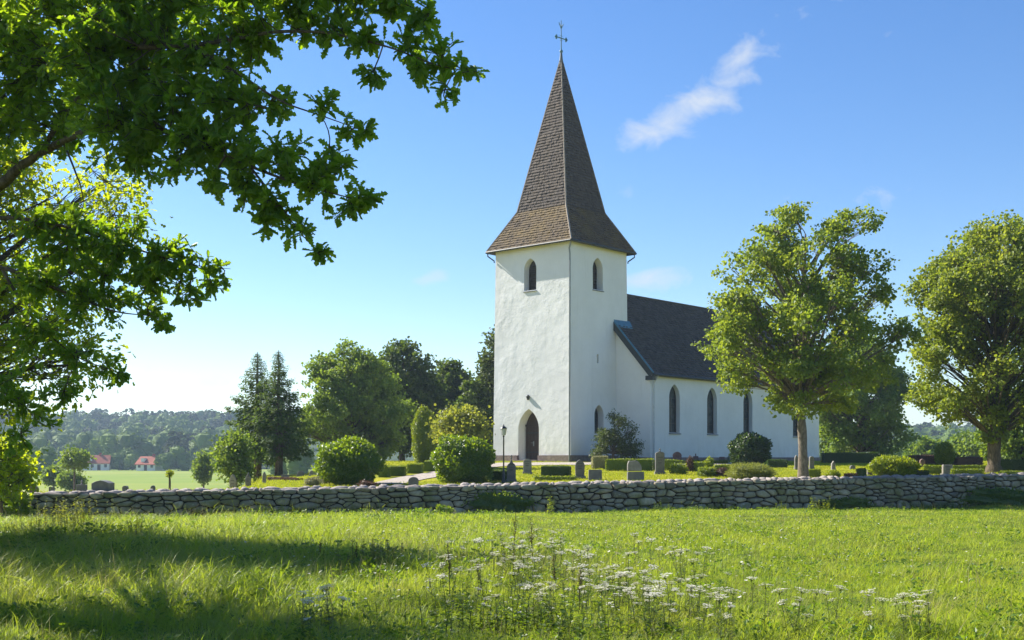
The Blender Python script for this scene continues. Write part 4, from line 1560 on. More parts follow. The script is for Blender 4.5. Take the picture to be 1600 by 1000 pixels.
def leafy_ellipsoid(name, label, base, rx, ry, h, mat, n, size, seed, cat='bush', group=None, rough=.085, power=2.3, tmpl=LEAF_RHOMB, shaggy=.35, sink=.08, upb=.25, rz=0.0):
    """clipped bush: leaves on a rounded body of half widths rx, ry and height h, with stems below"""
    rg = np.random.default_rng(seed)
    root = empty(name, tuple(base), rz)
    tag(root, label, cat, group)
    v = norm(rg.standard_normal((n, 3)))
    k = (np.abs(v) ** power).sum(1) ** (-1 / power)
    ph = rg.random(3) * 6.28
    bulge = 1 + rough * (np.sin(v[:, 0] * 5 + ph[0]) * np.sin(v[:, 1] * 5 + ph[1]) + np.sin(v[:, 2] * 7 + ph[2] + v[:, 0] * 3))
    s = v * k[:, None] * (bulge * (1.03 - .20 * rg.random(n) ** 1.3))[:, None]
    pos = s * np.array([rx, ry, h / 2]) + np.array([0, 0, h / 2 - sink])
    nr = norm(v / np.array([rx, ry, h / 2])) + rg.standard_normal((n, 3)) * .55
    nr[:, 2] += upb
    d = rg.standard_normal((n, 3)) * .8 + norm(v) * shaggy + np.array([0, 0, .15])
    keep = pos[:, 2] > .02
    g = Geo()
    leaves(g, pos[keep], d[keep], nr[keep], size * (.6 + .8 * rg.random(keep.sum())), tmpl)
    # inner body of twigs and older leaves
    nu, nv = 20, 12
    th = np.linspace(0, 2 * np.pi, nu, endpoint=False)
    fv = np.linspace(.02, np.pi - .02, nv)
    A, B = np.meshgrid(th, fv)
    w = np.stack([np.sin(B) * np.cos(A), np.sin(B) * np.sin(A), np.cos(B)], -1).reshape(-1, 3)
    kk = (np.abs(w) ** power).sum(1) ** (-1 / power)
    bb = 1 + rough * (np.sin(w[:, 0] * 5 + ph[0]) * np.sin(w[:, 1] * 5 + ph[1]) + np.sin(w[:, 2] * 7 + ph[2] + w[:, 0] * 3))
    body = w * (kk * bb)[:, None] * .86 * np.array([rx, ry, h / 2]) + np.array([0, 0, h / 2 - sink])
    i, j = np.meshgrid(np.arange(nv - 1), np.arange(nu), indexing='ij')
    j2 = (j + 1) % nu
    Q = np.stack([i * nu + j, (i + 1) * nu + j, (i + 1) * nu + j2, i * nu + j2], -1).reshape(-1, 4)
    g.add(body, [Q])
    g.build('foliage', mat, root)
    g = Geo()
    for q_ in range(4):
        a = rg.random() * 6.28
        g.tube([(.12 * rx * math.cos(a), .12 * ry * math.sin(a), -.1), (.3 * rx * math.cos(a), .3 * ry * math.sin(a), h * .45)], (.035, .02), 5)
    g.build('stems', MAT['bark'], root, kind='stuff')
    return root


def bush_px(name, label, px, base_y, w_px, top_y, mat, n, size, seed, d=None, **kw):
    b = place(px, base_y) if d is None else at(px, d)
    dd = b[1]
    h = (base_y - top_y) / F * dd if d is None else (EYE + (HZ - top_y) / F * dd - b[2])
    rx = w_px / 2 / F * dd
    return leafy_ellipsoid(name, label, b, rx, kw.pop('ry', rx), h, MAT[mat], n, size, seed, **kw)


GB = 'clipped bushes'
bush_px('clipped_bush', 'big round clipped green bush left of the path, nearest the spruces', 545, 757, 96, 684, 'laurel', 7500, .13, 61, d=50.5, group=GB, cat='bush')
bush_px('clipped_bush', 'big round clipped green bush between the path and the lamp post', 724, 752, 92, 679, 'laurel', 7500, .13, 62, d=51.5, group=GB)
bush_px('clipped_bush', 'dark green ball-shaped bush against the nave wall', 1172, 726, 60, 677, 'dark_bush', 6200, .15, 63, group=GB)
bush_px('clipped_bush', 'bright yellow-green dome bush behind the right part of the wall', 1396, 748, 70, 711, 'gold_bush', 5200, .12, 64, d=53.5, group=GB, rough=.07)
bush_px('spreading_shrub', 'low spiky pale green shrub just behind the wall, below the dark ball bush', 1172, 750, 66, 722, 'olive_bush', 4200, .12, 65, d=52, tmpl=LEAF_NARROW, shaggy=1.4, rough=.10)
bush_px('columnar_cypress', 'slim upright clipped cypress behind the path, left of the tower', 662, 724, 35, 637, 'hedge', 5200, .11, 66, power=2.6, rough=.06, shaggy=.8, cat='tree')
bush_px('columnar_cypress', 'small dark egg-shaped cypress on the right, before the far wood', 1476, 727, 27, 690, 'hedge', 3000, .10, 67, d=70, rough=.06, shaggy=.7, cat='tree')
bush_px('clipped_bush', 'small golden tuft bush at the foot of the chestnut graves, right of the maple trunk', 1302, 748, 20, 732, 'gold_bush', 900, .07, 68, d=52.5)
bush_px('clipped_bush', 'rounded box bush on the lawn right of the tall gravestone', 1060, 741, 26, 722, 'hedge', 1500, .07, 69, power=4)
bush_px('clipped_bush', 'rounded box bush under the yellow topiary', 1105, 745, 29, 728, 'hedge', 1500, .07, 70, power=4)
bush_px('yellow_conifer', 'small bright yellow topiary standing behind the box bush', 1108, 731, 15, 712, 'gold_bush', 700, .07, 71, power=1.6)
bush_px('rose_bush', 'loose pink-tinged rose bush beside the rounded box bush', 1078, 737, 11, 712, 'red_hedge', 420, .07, 72, rough=.2, shaggy=1.0)
bush_px('rose_bush', 'reddish flowering shrub right of the box bush under the topiary', 1126, 745, 22, 730, 'red_hedge', 700, .07, 73, rough=.15)
bush_px('pale_shrub', 'pale grey-green shrub beside the left clipped bush, above the wall', 487, 757, 22, 744, 'pale_hedge', 900, .07, 74, d=49.5)
bush_px('flower_clump', 'small orange-leaved clump at the foot of the left clipped bush', 574, 758, 26, 748, 'red_hedge', 700, .06, 75, d=48.2, rough=.2)
bush_px('ivy_clump', 'dark green ivy and nettles climbing the wall below the lamp post', 780, 800, 96, 763, 'laurel', 1500, .085, 76, d=45.95, ry=.22, rough=.2, shaggy=.8, power=2.0, cat='ivy')
bush_px('ivy_clump', 'dark green nettles at the wall foot right of the maple trunk', 1322, 795, 84, 776, 'laurel', 1200, .085, 77, d=48.35, ry=.25, rough=.2, shaggy=.8, cat='ivy')
bush_px('ivy_clump', 'dark moss and ivy over the wall beneath the chestnut', 1560, 790, 120, 758, 'laurel', 1500, .085, 78, d=49.5, ry=.2, rough=.22, shaggy=.8, cat='ivy')
bush_px('ivy_clump', 'green bramble covering the far left end of the wall', 16, 812, 70, 768, 'laurel', 2200, .09, 79, d=42.4, ry=.45, rough=.25, shaggy=.9, cat='bramble')
bush_px('nettle_clump', 'small nettle clump at the wall foot below the second clipped bush', 693, 808, 26, 786, 'laurel', 520, .08, 80, d=44.9, rough=.25, shaggy=1.2, cat='nettles')

# big loose shrub against the tower
sb = at(958, 78.5)
bl = envelope([(.3, 2.2, 2.1), (1.0, 1.9, 1.9), (1.9, 1.55, 1.6), (2.6, 1.1, 1.3), (3.15, .5, .7)], 30, .42, 90, lump_=.35)
bl = [b for b in bl if not (b[0] < -.5 and b[2] > 2.1)]
grow_tree('yew_shrub', 'dark ragged yew shrub against the tower, right of its near corner', sb,
          [(0, 0, -.1, .11), (0, 0, .6, .09), (.05, 0, 1.4, .06), (.1, 0, 2.6, .02)], bl, LEAF_RHOMB, MAT['yew'], MAT['bark'],
          twigs=14, per=16, size=.13, spread=.14, seed=90, cat='shrub', up=.5, branch_r=.5, attach=.9)


def hedge(label, px0, px1, base_y, top_y, thick, mat='hedge', seed=1, d=None, size=.06, dens=420, d1=None, group='clipped box hedges', name='box_hedge'):
    """clipped hedge between two pixel columns; body with rounded edges, leaves on its skin"""
    rg = np.random.default_rng(seed)
    a = place(px0, base_y) if d is None else at(px0, d)
    b = place(px1, base_y) if d is None else at(px1, d1 or d)
    c = (a + b) / 2
    L = math.hypot(b[0] - a[0], b[1] - a[1])
    h = (base_y - top_y) / F * c[1] if d is None else max(.2, EYE + (HZ - top_y) / F * c[1] - c[2])
    rz = math.atan2(b[1] - a[1], b[0] - a[0])
    c[1] += thick / 2
    n = int(dens * (L * h + L * thick + 2 * thick * h) * 1.3)
    n = min(n, 5200)
    root = tag(empty(name, (c[0], c[1], float(gz(c[0], c[1])) - .03), rz), label, 'hedge', group)
    hx, hy, hz = L / 2, thick / 2, h / 2
    p = (rg.random((n, 3)) - .5) * 2
    ar = np.array([hy * hz, hx * hz, hx * hy])
    f = rg.choice(3, n, p=ar / ar.sum())
    sgn = np.where(rg.random(n) < .5, -1.0, 1.0)
    sgn[f == 2] = 1
    p[np.arange(n), f] = sgn
    nr = np.zeros((n, 3))
    nr[np.arange(n), f] = sgn
    rd = min(hx, hy, hz) * .35
    q_ = p * np.array([hx, hy, hz])
    inn = np.clip(q_, -np.array([hx, hy, hz]) + rd, np.array([hx, hy, hz]) - rd)
    dv = norm(q_ - inn)
    q_ = inn + dv * rd * (1 - .25 * rg.random((n, 1))) + dv * (.045 * np.sin(q_[:, :1] * 2.3 + seed) * np.sin(q_[:, 1:2] * 3 + q_[:, :1] * 1.1))
    q_[:, 2] += hz
    g = Geo()
    leaves(g, q_, rg.standard_normal((n, 3)) * .8 + dv * .4, dv + rg.standard_normal((n, 3)) * .5 + np.array([0, 0, .2]), size * (.6 + .8 * rg.random(n)), LEAF_RHOMB)
    g.box((0, 0, hz), (2 * hx * .94, 2 * hy * .88, 2 * hz * .93))
    g.build('foliage', MAT[mat], root)
    g = Geo()
    for k in range(max(2, int(L / .5))):
        x_ = -hx * .85 + 2 * hx * .85 * k / max(1, int(L / .5) - 1)
        g.tube([(x_, 0, -.05), (x_ + rg.uniform(-.05, .05), 0, hz)], (.02, .012), 4)
    g.build('stems', MAT['bark'], root, kind='stuff')
    return root


HG = [
    ('low box hedge block hidden half behind the left clipped bush', 592, 607, 746, 729, .8, 'hedge'),
    ('second box hedge block along the path, right of the left clipped bush', 606, 632, 744, 728, .9, 'hedge'),
    ('third box hedge block along the path, before the slim cypress', 636, 659, 740, 724.5, .9, 'hedge'),
    ('fourth box hedge block along the path, touching the right clipped bush', 661, 684, 737, 720, .9, 'hedge'),
    ('rectangular box hedge on the lawn before the tower corner', 846, 893, 745, 728, .7, 'dark_bush'),
    ('pale-ended hedge block at the corner of the grave plots by the yew shrub', 926, 951, 733, 713, 1.2, 'pale_hedge'),
    ('long clipped hedge behind the rough-topped gravestone', 946, 1022, 736, 717, .6, 'hedge'),
    ('clipped hedge piece right behind the tall gravestone', 1036, 1056, 735, 718, .6, 'hedge'),
    ('dark hedge strip behind the two rounded box bushes', 1074, 1102, 737, 722, .6, 'hedge'),
    ('clipped hedge piece behind the reddish flowering shrub', 1118, 1142, 741, 726, .6, 'hedge'),
    ('long low hedge along the nave wall left of the dark ball bush', 1040, 1140, 725, 719, .5, 'hedge'),
    ('low hedge along the nave right of the dark ball bush', 1200, 1232, 731, 718, .6, 'dark_bush'),
    ('long dark hedge right of the nave end, under the lime trees', 1286, 1376, 724, 707, .8, 'dark_bush'),
    ('thin bright green hedge directly behind the wall below the rectangular box hedge', 834, 900, 751, 744.5, .5, 'hedge'),
    ('dark low hedge left of the lamp post foot', 766, 795, 752, 735, .6, 'dark_bush'),
    ('hedge block right of the maple trunk base', 1266, 1284, 747, 733, .5, 'hedge'),
    ('low mossy hedge right of the golden tuft bush', 1321, 1342, 750, 740, .5, 'red_hedge'),
    ('dark square hedge left of the bright dome bush', 1342, 1356, 748, 732, .6, 'dark_bush'),
    ('reddish hedge row far behind the bright dome bush', 1425, 1467, 726, 711, .7, 'red_hedge'),
    ('clipped hedge block left of the greenish gravestone on the right', 1446, 1474, 742, 727, .6, 'hedge'),
    ('low dark hedge right behind the bright dome bush', 1430, 1456, 745, 735, .5, 'dark_bush'),
    ('clipped hedge with yellow top right of the greenish gravestone', 1490, 1541, 744, 733, .6, 'hedge'),
    ('second clipped hedge row behind the yellow-topped one', 1490, 1546, 737, 727, .5, 'hedge'),
    ('reddish leafy hedge left of the chestnut trunk', 1494, 1536, 728, 714, .7, 'red_hedge'),
    ('dark tall hedge right of the chestnut trunk', 1562, 1610, 738, 718, .8, 'dark_bush'),
    ('low sunny hedge right of the chestnut trunk, before the dark one', 1568, 1612, 747, 737, .5, 'hedge'),
    ('low edging hedge behind the wall under the spruces', 376, 476, 757, 750, .5, 'hedge'),
    ('thin edging hedge row behind the first under the spruces', 360, 412, 755, 751, .4, 'red_hedge'),
    ('low reddish edging row right of the spruce trunks', 420, 468, 751, 746, .5, 'red_hedge'),
    ('low hedge block right of the pale shrub by the left clipped bush', 494, 512, 757, 744, .6, 'pale_hedge'),
]
for i, (lb, a_, b_, by_, ty_, th_, mt_) in enumerate(HG):
    hedge(lb, a_, b_, by_, ty_, th_, mt_, seed=200 + i)

# ------------------------------------------------------------------ graves
m = M('granite')
c = m.ramp(m.orand(), [(0, (.10, .10, .10)), (.4, (.15, .145, .145)), (.7, (.12, .11, .11)), (1, (.20, .185, .175))])
c = m.mix(m.ramp(m.noise(5, 6, .7, m.obj()), [(.45, 0.0), (.7, .7)]), c, (.24, .235, .20))
c = m.mix(m.ramp(m.noise(40, 3, .7, m.obj()), [(.5, 0.0), (.7, .4)]), c, (.05, .05, .05))
MAT['granite'] = m.done(m.princ(c, .7, .35, m.bump(m.noise(30, 4, .6, m.obj()), .35, .01)))
MAT['pale_stone'] = solid('pale_stone', (.24, .22, .20), .85, .25, .25, 6, .3)
MAT['red_granite'] = solid('red_granite', (.17, .10, .085), .7, .35, .3, 12, .2)
MAT['letter'] = solid('incised_line', (.05, .05, .05), .8, .2, .1)


def top_profile(kind, w, h):
    hw = w / 2
    if kind == 'round':
        return [(-hw, 0), (hw, 0), (hw, h - hw * .75)] + [(hw * math.cos(a), h - hw * .75 + hw * .75 * math.sin(a)) for a in np.linspace(.2, math.pi - .2, 9)] + [(-hw, h - hw * .75)]
    if kind == 'shoulder':
        return [(-hw, 0), (hw, 0), (hw, h * .92), (hw * .75, h * .97), (hw * .4, h), (-hw * .4, h), (-hw * .75, h * .97), (-hw, h * .92)]
    if kind == 'point':
        return [(-hw * .92, 0), (hw * .92, 0), (hw, h * .66), (hw * .82, h * .80), (hw * .45, h * .93), (0, h), (-hw * .45, h * .93), (-hw * .82, h * .80), (-hw, h * .66)]
    if kind == 'ogee':
        return [(-hw, 0), (hw, 0), (hw, h * .60), (hw * .85, h * .72), (hw * .4, h * .80), (hw * .22, h * .9), (0, h), (-hw * .22, h * .9), (-hw * .4, h * .80), (-hw * .85, h * .72), (-hw, h * .60)]
    if kind == 'gable':
        return [(-hw, 0), (hw, 0), (hw, h * .70), (hw * .5, h * .9), (0, h), (-hw * .5, h * .9), (-hw, h * .70)]
    if kind == 'rough':
        return [(-hw, 0), (hw, 0), (hw * 1.02, h * .3), (hw * .9, h * .55), (hw * .55, h * .9), (hw * .2, h), (-hw * .4, h * .97), (-hw * .8, h * .98), (-hw * .98, h * .7), (-hw, h * .35)]
    return [(-hw, 0), (hw, 0), (hw * .98, h * .95), (hw * .9, h), (-hw * .9, h), (-hw * .98, h * .95)]


def bevel_mesh(me, w):
    bm = bmesh.new()
    bm.from_mesh(me)
    bmesh.ops.recalc_face_normals(bm, faces=bm.faces)
    bmesh.ops.bevel(bm, geom=list(bm.edges), offset=w, segments=1, affect='EDGES', clamp_overlap=True)
    bm.to_mesh(me)
    bm.free()


def grave(label, px, base_y, w_px, h_px, kind, mat='granite', thick=.2, rz=0.0, d=None, base=True, finial=False, tilt=0.0):
    b = place(px, base_y) if d is None else at(px, d)
    dd = b[1]
    w, h = w_px / F * dd, h_px / F * dd
    if d is not None:
        h = max(.25, EYE + (HZ - (base_y - h_px)) / F * dd - b[2])
    root = tag(empty('gravestone', (b[0], b[1], b[2] - .03), rz), label, 'gravestone', 'gravestones in the churchyard')
    bh_ = min(.16, h * .2) if base else 0.0
    g = Geo()
    g.prism([(x_, z_ + bh_) for x_, z_ in top_profile(kind, w, h - bh_)], -thick / 2, thick / 2)
    o = g.build('slab', MAT[mat], root)
    bevel_mesh(o.data, .012)
    o.rotation_euler = (tilt, 0, 0)
    if base:
        g = Geo()
        g.box((0, 0, bh_ / 2), (w * 1.18, thick * 1.7, bh_))
        o = g.build('base', MAT[mat], root)
        bevel_mesh(o.data, .012)
    g = Geo()
    for k in range(3):
        g.box((0, -thick / 2 - .004, bh_ + h * (.62 - .12 * k)), (w * (.55 - .08 * k), .008, .018))
    if h > .5:
        g.build('inscription', MAT['letter'], root, kind='stuff')
    if finial:
        g = Geo()
        g.lathe([(.03, 0), (.05, .05), (.02, .09), (.045, .14), (.01, .19)], 8, (0, 0, h - .01))
        g.build('finial', MAT[mat], root)
    return root


grave('grey gravestone with ogee top and finial, nearest the lamp post', 799, 753, 14, 37, 'ogee', d=51.5, finial=True)
grave('lichened round-topped gravestone between the lamp post and the rectangular hedge', 824, 741, 13, 25, 'round', 'pale_stone')
grave('dark pointed-arch gravestone right of the rectangular hedge', 906, 748, 15, 31, 'point')
grave('low wide slab-shaped gravestone beside the pointed one, leaning back', 930, 750, 21, 17, 'flat', d=52.5, tilt=-.12, base=False)
gr = grave('two-part gravestone, rough pale block on a wide dark base, close behind the wall', 993, 754, 26, 18, 'flat', d=52.0, base=False, thick=.35)
g = Geo()
g.prism(top_profile('rough', .62, .46), -.13, .13)
o = g.build('rough_block', MAT['pale_stone'], gr, loc=(-.05, 0, (EYE + (HZ - 736) / F * 52 - gr.location[2])))
bevel_mesh(o.data, .02)
grave('tallest dark gravestone with rounded shoulders, standing on the lawn before the nave', 1031, 741, 14, 36, 'shoulder', finial=True)
grave('small pale gravestone tucked left of the tallest one', 1020, 735, 8, 14, 'flat', 'pale_stone')
grave('brown egg-shaped rustic gravestone against the nave wall', 1058, 724, 13, 19, 'point', 'red_granite', thick=.4)
grave('small reddish gravestone before the first nave window', 1087, 723, 8, 11, 'flat', 'red_granite', finial=True)
grave('small pinkish square gravestone left of the dark ball bush', 1128, 724, 8, 11, 'flat', 'red_granite')
grave('narrow dark gravestone with cross top, closest to the dark ball bush', 1139, 722, 6, 10, 'gable', finial=True)
grave('squat rounded stone block beside the path, just above the wall', 646, 758, 15, 14, 'round', thick=.4, base=False, d=49.0)
grave('large dark tomb block with gabled top at the left end of the wall', 161, 770, 27, 21, 'gable', thick=.7, d=47.0)
grave('squat dark pedestal stone left of the gabled tomb', 128, 770, 15, 14, 'flat', d=46.6, finial=True)
grave('tiny round stone right of the gabled tomb', 196, 768, 8, 9, 'round', d=46.8, base=False)
grave('tiny pointed stone midway between tomb and stake tree', 239, 766, 6, 7, 'point', d=46.8, base=False)
grave('small boulder-like stone at the far left by the hazel', 52, 768, 13, 10, 'round', 'red_granite', d=46.0, base=False, thick=.35)
grave('thin low post stone at the far left', 80, 768, 5, 8, 'flat', d=46.2, base=False)
grave('pale bluish gravestone left of the spruces', 388, 755, 8, 18, 'ogee', d=60)
grave('white slender monument at the foot of the spruces', 413, 755, 5, 19, 'gable', 'pale_stone', d=58, base=False)
grave('pale rounded gravestone under the small bushy maple', 364, 756, 10, 16, 'point', 'pale_stone', d=56)
grave('dark rounded gravestone under the domed maple, right of the spruces', 470, 747, 11, 12, 'round', d=72)
grave('second dark rounded gravestone partly behind the left clipped bush', 489, 746, 11, 12, 'round', d=70)
grave('flat low grave slab between spruces and domed maple', 446, 747, 12, 6, 'flat', d=68)
grave('greenish gravestone with stepped reddish plinth on the right', 1480, 745, 15, 20, 'flat', 'pale_stone', d=54.5)
grave('slim grey urn pillar right of the maple trunk', 1302, 733, 6, 14, 'ogee', 'pale_stone', d=62)
grave('grey upright stone left of the bright dome bush', 1359, 748, 8, 17, 'flat', d=55)
grave('dark headstone in the shade of the long dark hedge', 1332, 736, 8, 10, 'round', d=64)
grave('brown headstone at the end of the reddish hedge row', 1441, 728, 8, 12, 'point', 'red_granite', d=68)
grave('small dark headstone in front of the long dark hedge', 1362, 730, 7, 9, 'round', d=66)
grave('narrow headstone behind the maple trunk by the nave end', 1244, 728, 5, 18, 'point', d=64)
grave('rounded dark headstone right of the maple trunk by the nave corner', 1268, 729, 7, 17, 'round', d=64)

# ------------------------------------------------------------------ lamp post
lb_ = at(787, 50.2)
lp = tag(empty('lamp_post', tuple(lb_)), 'slim black lamp post with glass lantern before the tower door', 'lamp post')
hh = EYE + (HZ - 665) / F * 50.2 - lb_[2]
MAT['black'] = solid('black_enamel', (.018, .018, .018), .4, .5, .2, 8)
m = M('lantern_glass')
MAT['lantern_glass'] = m.done(m.princ((.55, .56, .52), .25, .5))
g = Geo()
g.lathe([(.09, -.1), (.09, .12), (.06, .16), (.055, .5), (.04, .55), (.032, .6), (.028, hh - .48), (.05, hh - .46), (.03, hh - .42)], 10)
g.build('post', MAT['black'], lp, smooth=True)
g = Geo()
g.lathe([(.03, hh - .42), (.075, hh - .40), (.125, hh - .13)], 6)
g.build('lantern', MAT['lantern_glass'], lp)
g = Geo()
g.lathe([(.15, hh - .13), (.10, hh - .06), (.03, hh - .01), (.02, hh + .03), (.01, hh + .06)], 6)
g.build('lantern_cap', MAT['black'], lp)
for k in range(6):
    a = 6.283 * k / 6
    g = Geo()
    g.tube([(.077 * math.cos(a), .077 * math.sin(a), hh - .40), (.127 * math.cos(a), .127 * math.sin(a), hh - .13)], .007, 4)
    g.build('lantern_bar', MAT['black'], lp)

# stake tree and garden urn of the left graves
st_ = at(265, 48.0)
r_ = tag(empty('standard_shrub', tuple(st_)), 'small round-headed shrub on a single stem, above the wall on the left', 'shrub')
h_ = EYE + (HZ - 742) / F * 48 - st_[2]
g = Geo()
g.tube([(0, 0, -.1), (.01, 0, h_ * .6), (0, 0, h_)], (.05, .045, .03), 7)
g.build('stem', MAT['bark'], r_)
g = Geo()
rg = np.random.default_rng(9)
v = norm(rg.standard_normal((260, 3)))
leaves(g, v * .16 * rg.random((260, 1)) ** .4 + np.array([.0, 0, h_ + .05]), rg.standard_normal((260, 3)), v + rg.standard_normal((260, 3)) * .5, .08, LEAF_RHOMB)
g.build('head', MAT['gold_bush'], r_)

# ------------------------------------------------------------------ valley houses
MAT['house_white'] = solid('white_render', (.74, .73, .70), .9, .2, .08, .5, coord='pos')
MAT['red_tile'] = solid('red_tile', (.33, .10, .06), .85, .2, .2, .4, coord='pos')
MAT['house_glass'] = solid('dark_pane', (.03, .035, .04), .2, .5, .1)


def house(px, d, w_px, label, seed, rz, eave=2.7, rise=2.6, depth=7.0):
    b = at(px, d)
    w = w_px / F * d
    root = tag(empty('valley_house', tuple(b), rz), label, 'house', 'houses in the valley')
    g = Geo()
    hy = depth / 2
    sec = [(-hy, -.6), (hy, -.6), (hy, eave), (0, eave + rise), (-hy, eave)]
    V = [(-w / 2, y_, z_) for y_, z_ in sec] + [(w / 2, y_, z_) for y_, z_ in sec]
    g.add(V, [(0, 4, 3, 2, 1), (5, 6, 7, 8, 9), (0, 1, 6, 5), (1, 2, 7, 6), (2, 3, 8, 7), (3, 4, 9, 8), (4, 0, 5, 9)])
    g.build('wall', MAT['house_white'], root)
    ro = tag(empty('roof', (0, 0, 0), 0, root))
    for sgn in (-1, 1):
        g = Geo()
        V = [(-w / 2 - .4, sgn * (hy + .45), eave - .30), (w / 2 + .4, sgn * (hy + .45), eave - .30), (w / 2 + .4, 0, eave + rise + .12), (-w / 2 - .4, 0, eave + rise + .12)]
        V = V + [(x_, y_, z_ + .16) for x_, y_, z_ in V]
        g.add(V, [(0, 1, 2, 3), (4, 7, 6, 5), (0, 4, 5, 1), (1, 5, 6, 2), (2, 6, 7, 3), (3, 7, 4, 0)])
        g.build('roof_slope', MAT['red_tile'], ro)
    g = Geo()
    g.box((w * .15, 0, eave + rise + .4), (.7, .7, 1.3))
    g.build('chimney', MAT['red_tile'], ro)
    nw = max(3, int(w / 1.9))
    for k in range(nw):
        x_ = -w / 2 + w * (k + .5) / nw
        if k == nw // 2:
            g = Geo()
            g.box((x_, -hy - .02, 1.0), (1.0, .12, 2.0))
            g.build('door', MAT['door'], root)
            continue
        g = Geo()
        g.box((x_, -hy - .01, 1.55), (1.1, .10, 1.25))
        wd_ = g.build('window', MAT['house_white'], root)
        g = Geo()
        g.box((x_, -hy - .05, 1.55), (.92, .08, 1.05))
        g.build('pane', MAT['house_glass'], wd_)
    g = Geo()
    g.box((-w * .22, -hy * .55, eave + rise * .55), (1.3, 1.6, 1.3))
    g.build('dormer', MAT['house_white'], root)


house(151, 395, 39, 'longer white house with red tiled roof at the foot of the wooded hill', 1, R(14), eave=2.5, rise=2.3)
house(236, 385, 32, 'smaller white house with red roof, right of the longer one', 2, R(-12), eave=2.2, rise=2.2)
house(336, 410, 12, 'tiny half-hidden red-roofed cottage near the spruces', 3, R(-10), eave=2.0, rise=1.8, depth=5)

# ------------------------------------------------------------------ far woods: one mass of trees on the hills


def crown_template(seed, pine=False):
    rg = np.random.default_rng(seed)
    g = Geo()
    if pine:
        n = 150
        t = rg.random(n) ** .8
        a = rg.random(n) * 6.283
        rr = .30 * (1 - t) ** .8 * (.6 + .5 * rg.random(n)) + .02
        pos = np.stack([rr * np.cos(a), rr * np.sin(a), .12 + .88 * t], 1)
        d = np.stack([np.cos(a), np.sin(a), -.4 + 0 * a], 1)
        leaves(g, pos, d + rg.standard_normal((n, 3)) * .3, rg.standard_normal((n, 3)) * .4 + np.array([0, 0, 1]), .17 * (.6 + .8 * rg.random(n)), LEAF_RHOMB)
    else:
        n = 340
        nb = 10
        bc = norm(rg.standard_normal((nb, 3))) * rg.random((nb, 1)) ** .5 * np.array([.30, .30, .28]) + np.array([0, 0, .60])
        k = rg.integers(0, nb, n)
        v = norm(rg.standard_normal((n, 3)))
        pos = bc[k] + v * (.17 + .05 * rg.random((n, 1)))
        leaves(g, pos, rg.standard_normal((n, 3)), v + rg.standard_normal((n, 3)) * .25, .085 * (.5 + .9 * rg.random(n)), LEAF_RHOMB)
        for c_ in bc:               # body of each bough, so the crown shades as a solid dome
            V_, f_ = boulder(int(rg.integers(1000)), 7, 5)
            g.add(V_ * .165 + c_, f_)
    return np.concatenate(g.V), g.G


tm = [crown_template(300 + k) for k in range(5)]
tp = [crown_template(310 + k, True) for k in range(3)]
rg = np.random.default_rng(77)
gw, gp = Geo(), Geo()
cand = []
for row in range(22):
    y0 = 432 + row * 19
    x = -.50 * y0
    while x < .52 * y0:
        cand.append((x + rg.uniform(-3.5, 3.5), y0 + rg.uniform(-8, 8)))
        x += rg.uniform(9, 14)
for (x, y) in cand:
    px = 800 + x / y * F
    if 470 < px < 1275:
        continue                    # wholly hidden by the church and its trees
    s = rg.uniform(11, 18)
    pine = rg.random() < (.16 + .35 * (y > 700))
    V, G_ = (tp[rg.integers(3)] if pine else tm[rg.integers(5)])
    a = rg.random() * 6.283
    sx_ = s * rg.uniform(.85, 1.2)
    W = np.stack([(V[:, 0] * math.cos(a) - V[:, 1] * math.sin(a)) * sx_, (V[:, 0] * math.sin(a) + V[:, 1] * math.cos(a)) * sx_, V[:, 2] * s - s * .18], 1)
    tgt = gp if pine else gw
    tgt.add(W + np.array([x, y, float(gz(x, y))]), [f for f, _ in G_])
# field-edge copse trees nearer, round the houses and behind the right-hand graves
for (px, d, s) in [(182, 398, 8), (194, 402, 10), (206, 396, 7), (262, 380, 8), (278, 384, 10), (290, 382, 7), (64, 300, 9), (40, 280, 10), (20, 260, 10), (330, 330, 9), (350, 300, 9),
                   (1440, 260, 11), (1462, 250, 10), (1490, 270, 9), (1535, 255, 10), (1420, 240, 9), (1560, 230, 11), (1590, 240, 12), (1400, 220, 10), (375, 260, 6), (470, 240, 9), (440, 250, 7)]:
    b = at(px, d)
    V, G_ = tm[rg.integers(5)]
    gw.add(V * np.array([s * 1.1, s * 1.1, s]) + b - np.array([0, 0, s * .2]), [f for f, _ in G_])
w_ = gw.build('far_wood', MAT['far_leaf'], kind='stuff')
tag(w_, 'hazy broadleaf wood covering the hills across the valley', 'forest')
w_ = gp.build('far_pine_wood', MAT['far_pine'], kind='stuff')
tag(w_, 'dark pines scattered through the far hillside wood', 'forest')
# ------------------------------------------------------------------ meadow grass
MAT['grass'] = None
m = M('grass_blade')
pv = m.pos()
p1 = m.noise(.45, 6, .68, pv)
p2 = m.noise(1.6, 3, .6, pv)
r = m.orand()
f = m.math('ADD', m.math('MULTIPLY', r, .35), m.math('MULTIPLY', m.ramp(p1, [(.32, 0.0), (.68, 1.0)]), .65), clamp=True)
c = m.mix(f, (.115, .190, .014), (.315, .345, .040))
c = m.mix(m.ramp(p2, [(.52, 0.0), (.70, .5)]), c, (.31, .25, .07))
t = m.mix(f, (.34, .52, .012), (.70, .76, .05))
t = m.mix(m.ramp(p2, [(.52, 0.0), (.74, .4)]), t, (.60, .50, .09))
p = m.princ(c, .5, .3)
tr = m.node('ShaderNodeBsdfTranslucent', Color=t)
mx = m.node('ShaderNodeMixShader', Fac=.45)
m.l.new(p.outputs[0], mx.inputs[1])
m.l.new(tr.outputs[0], mx.inputs[2])
MAT['grass'] = m.done(mx)
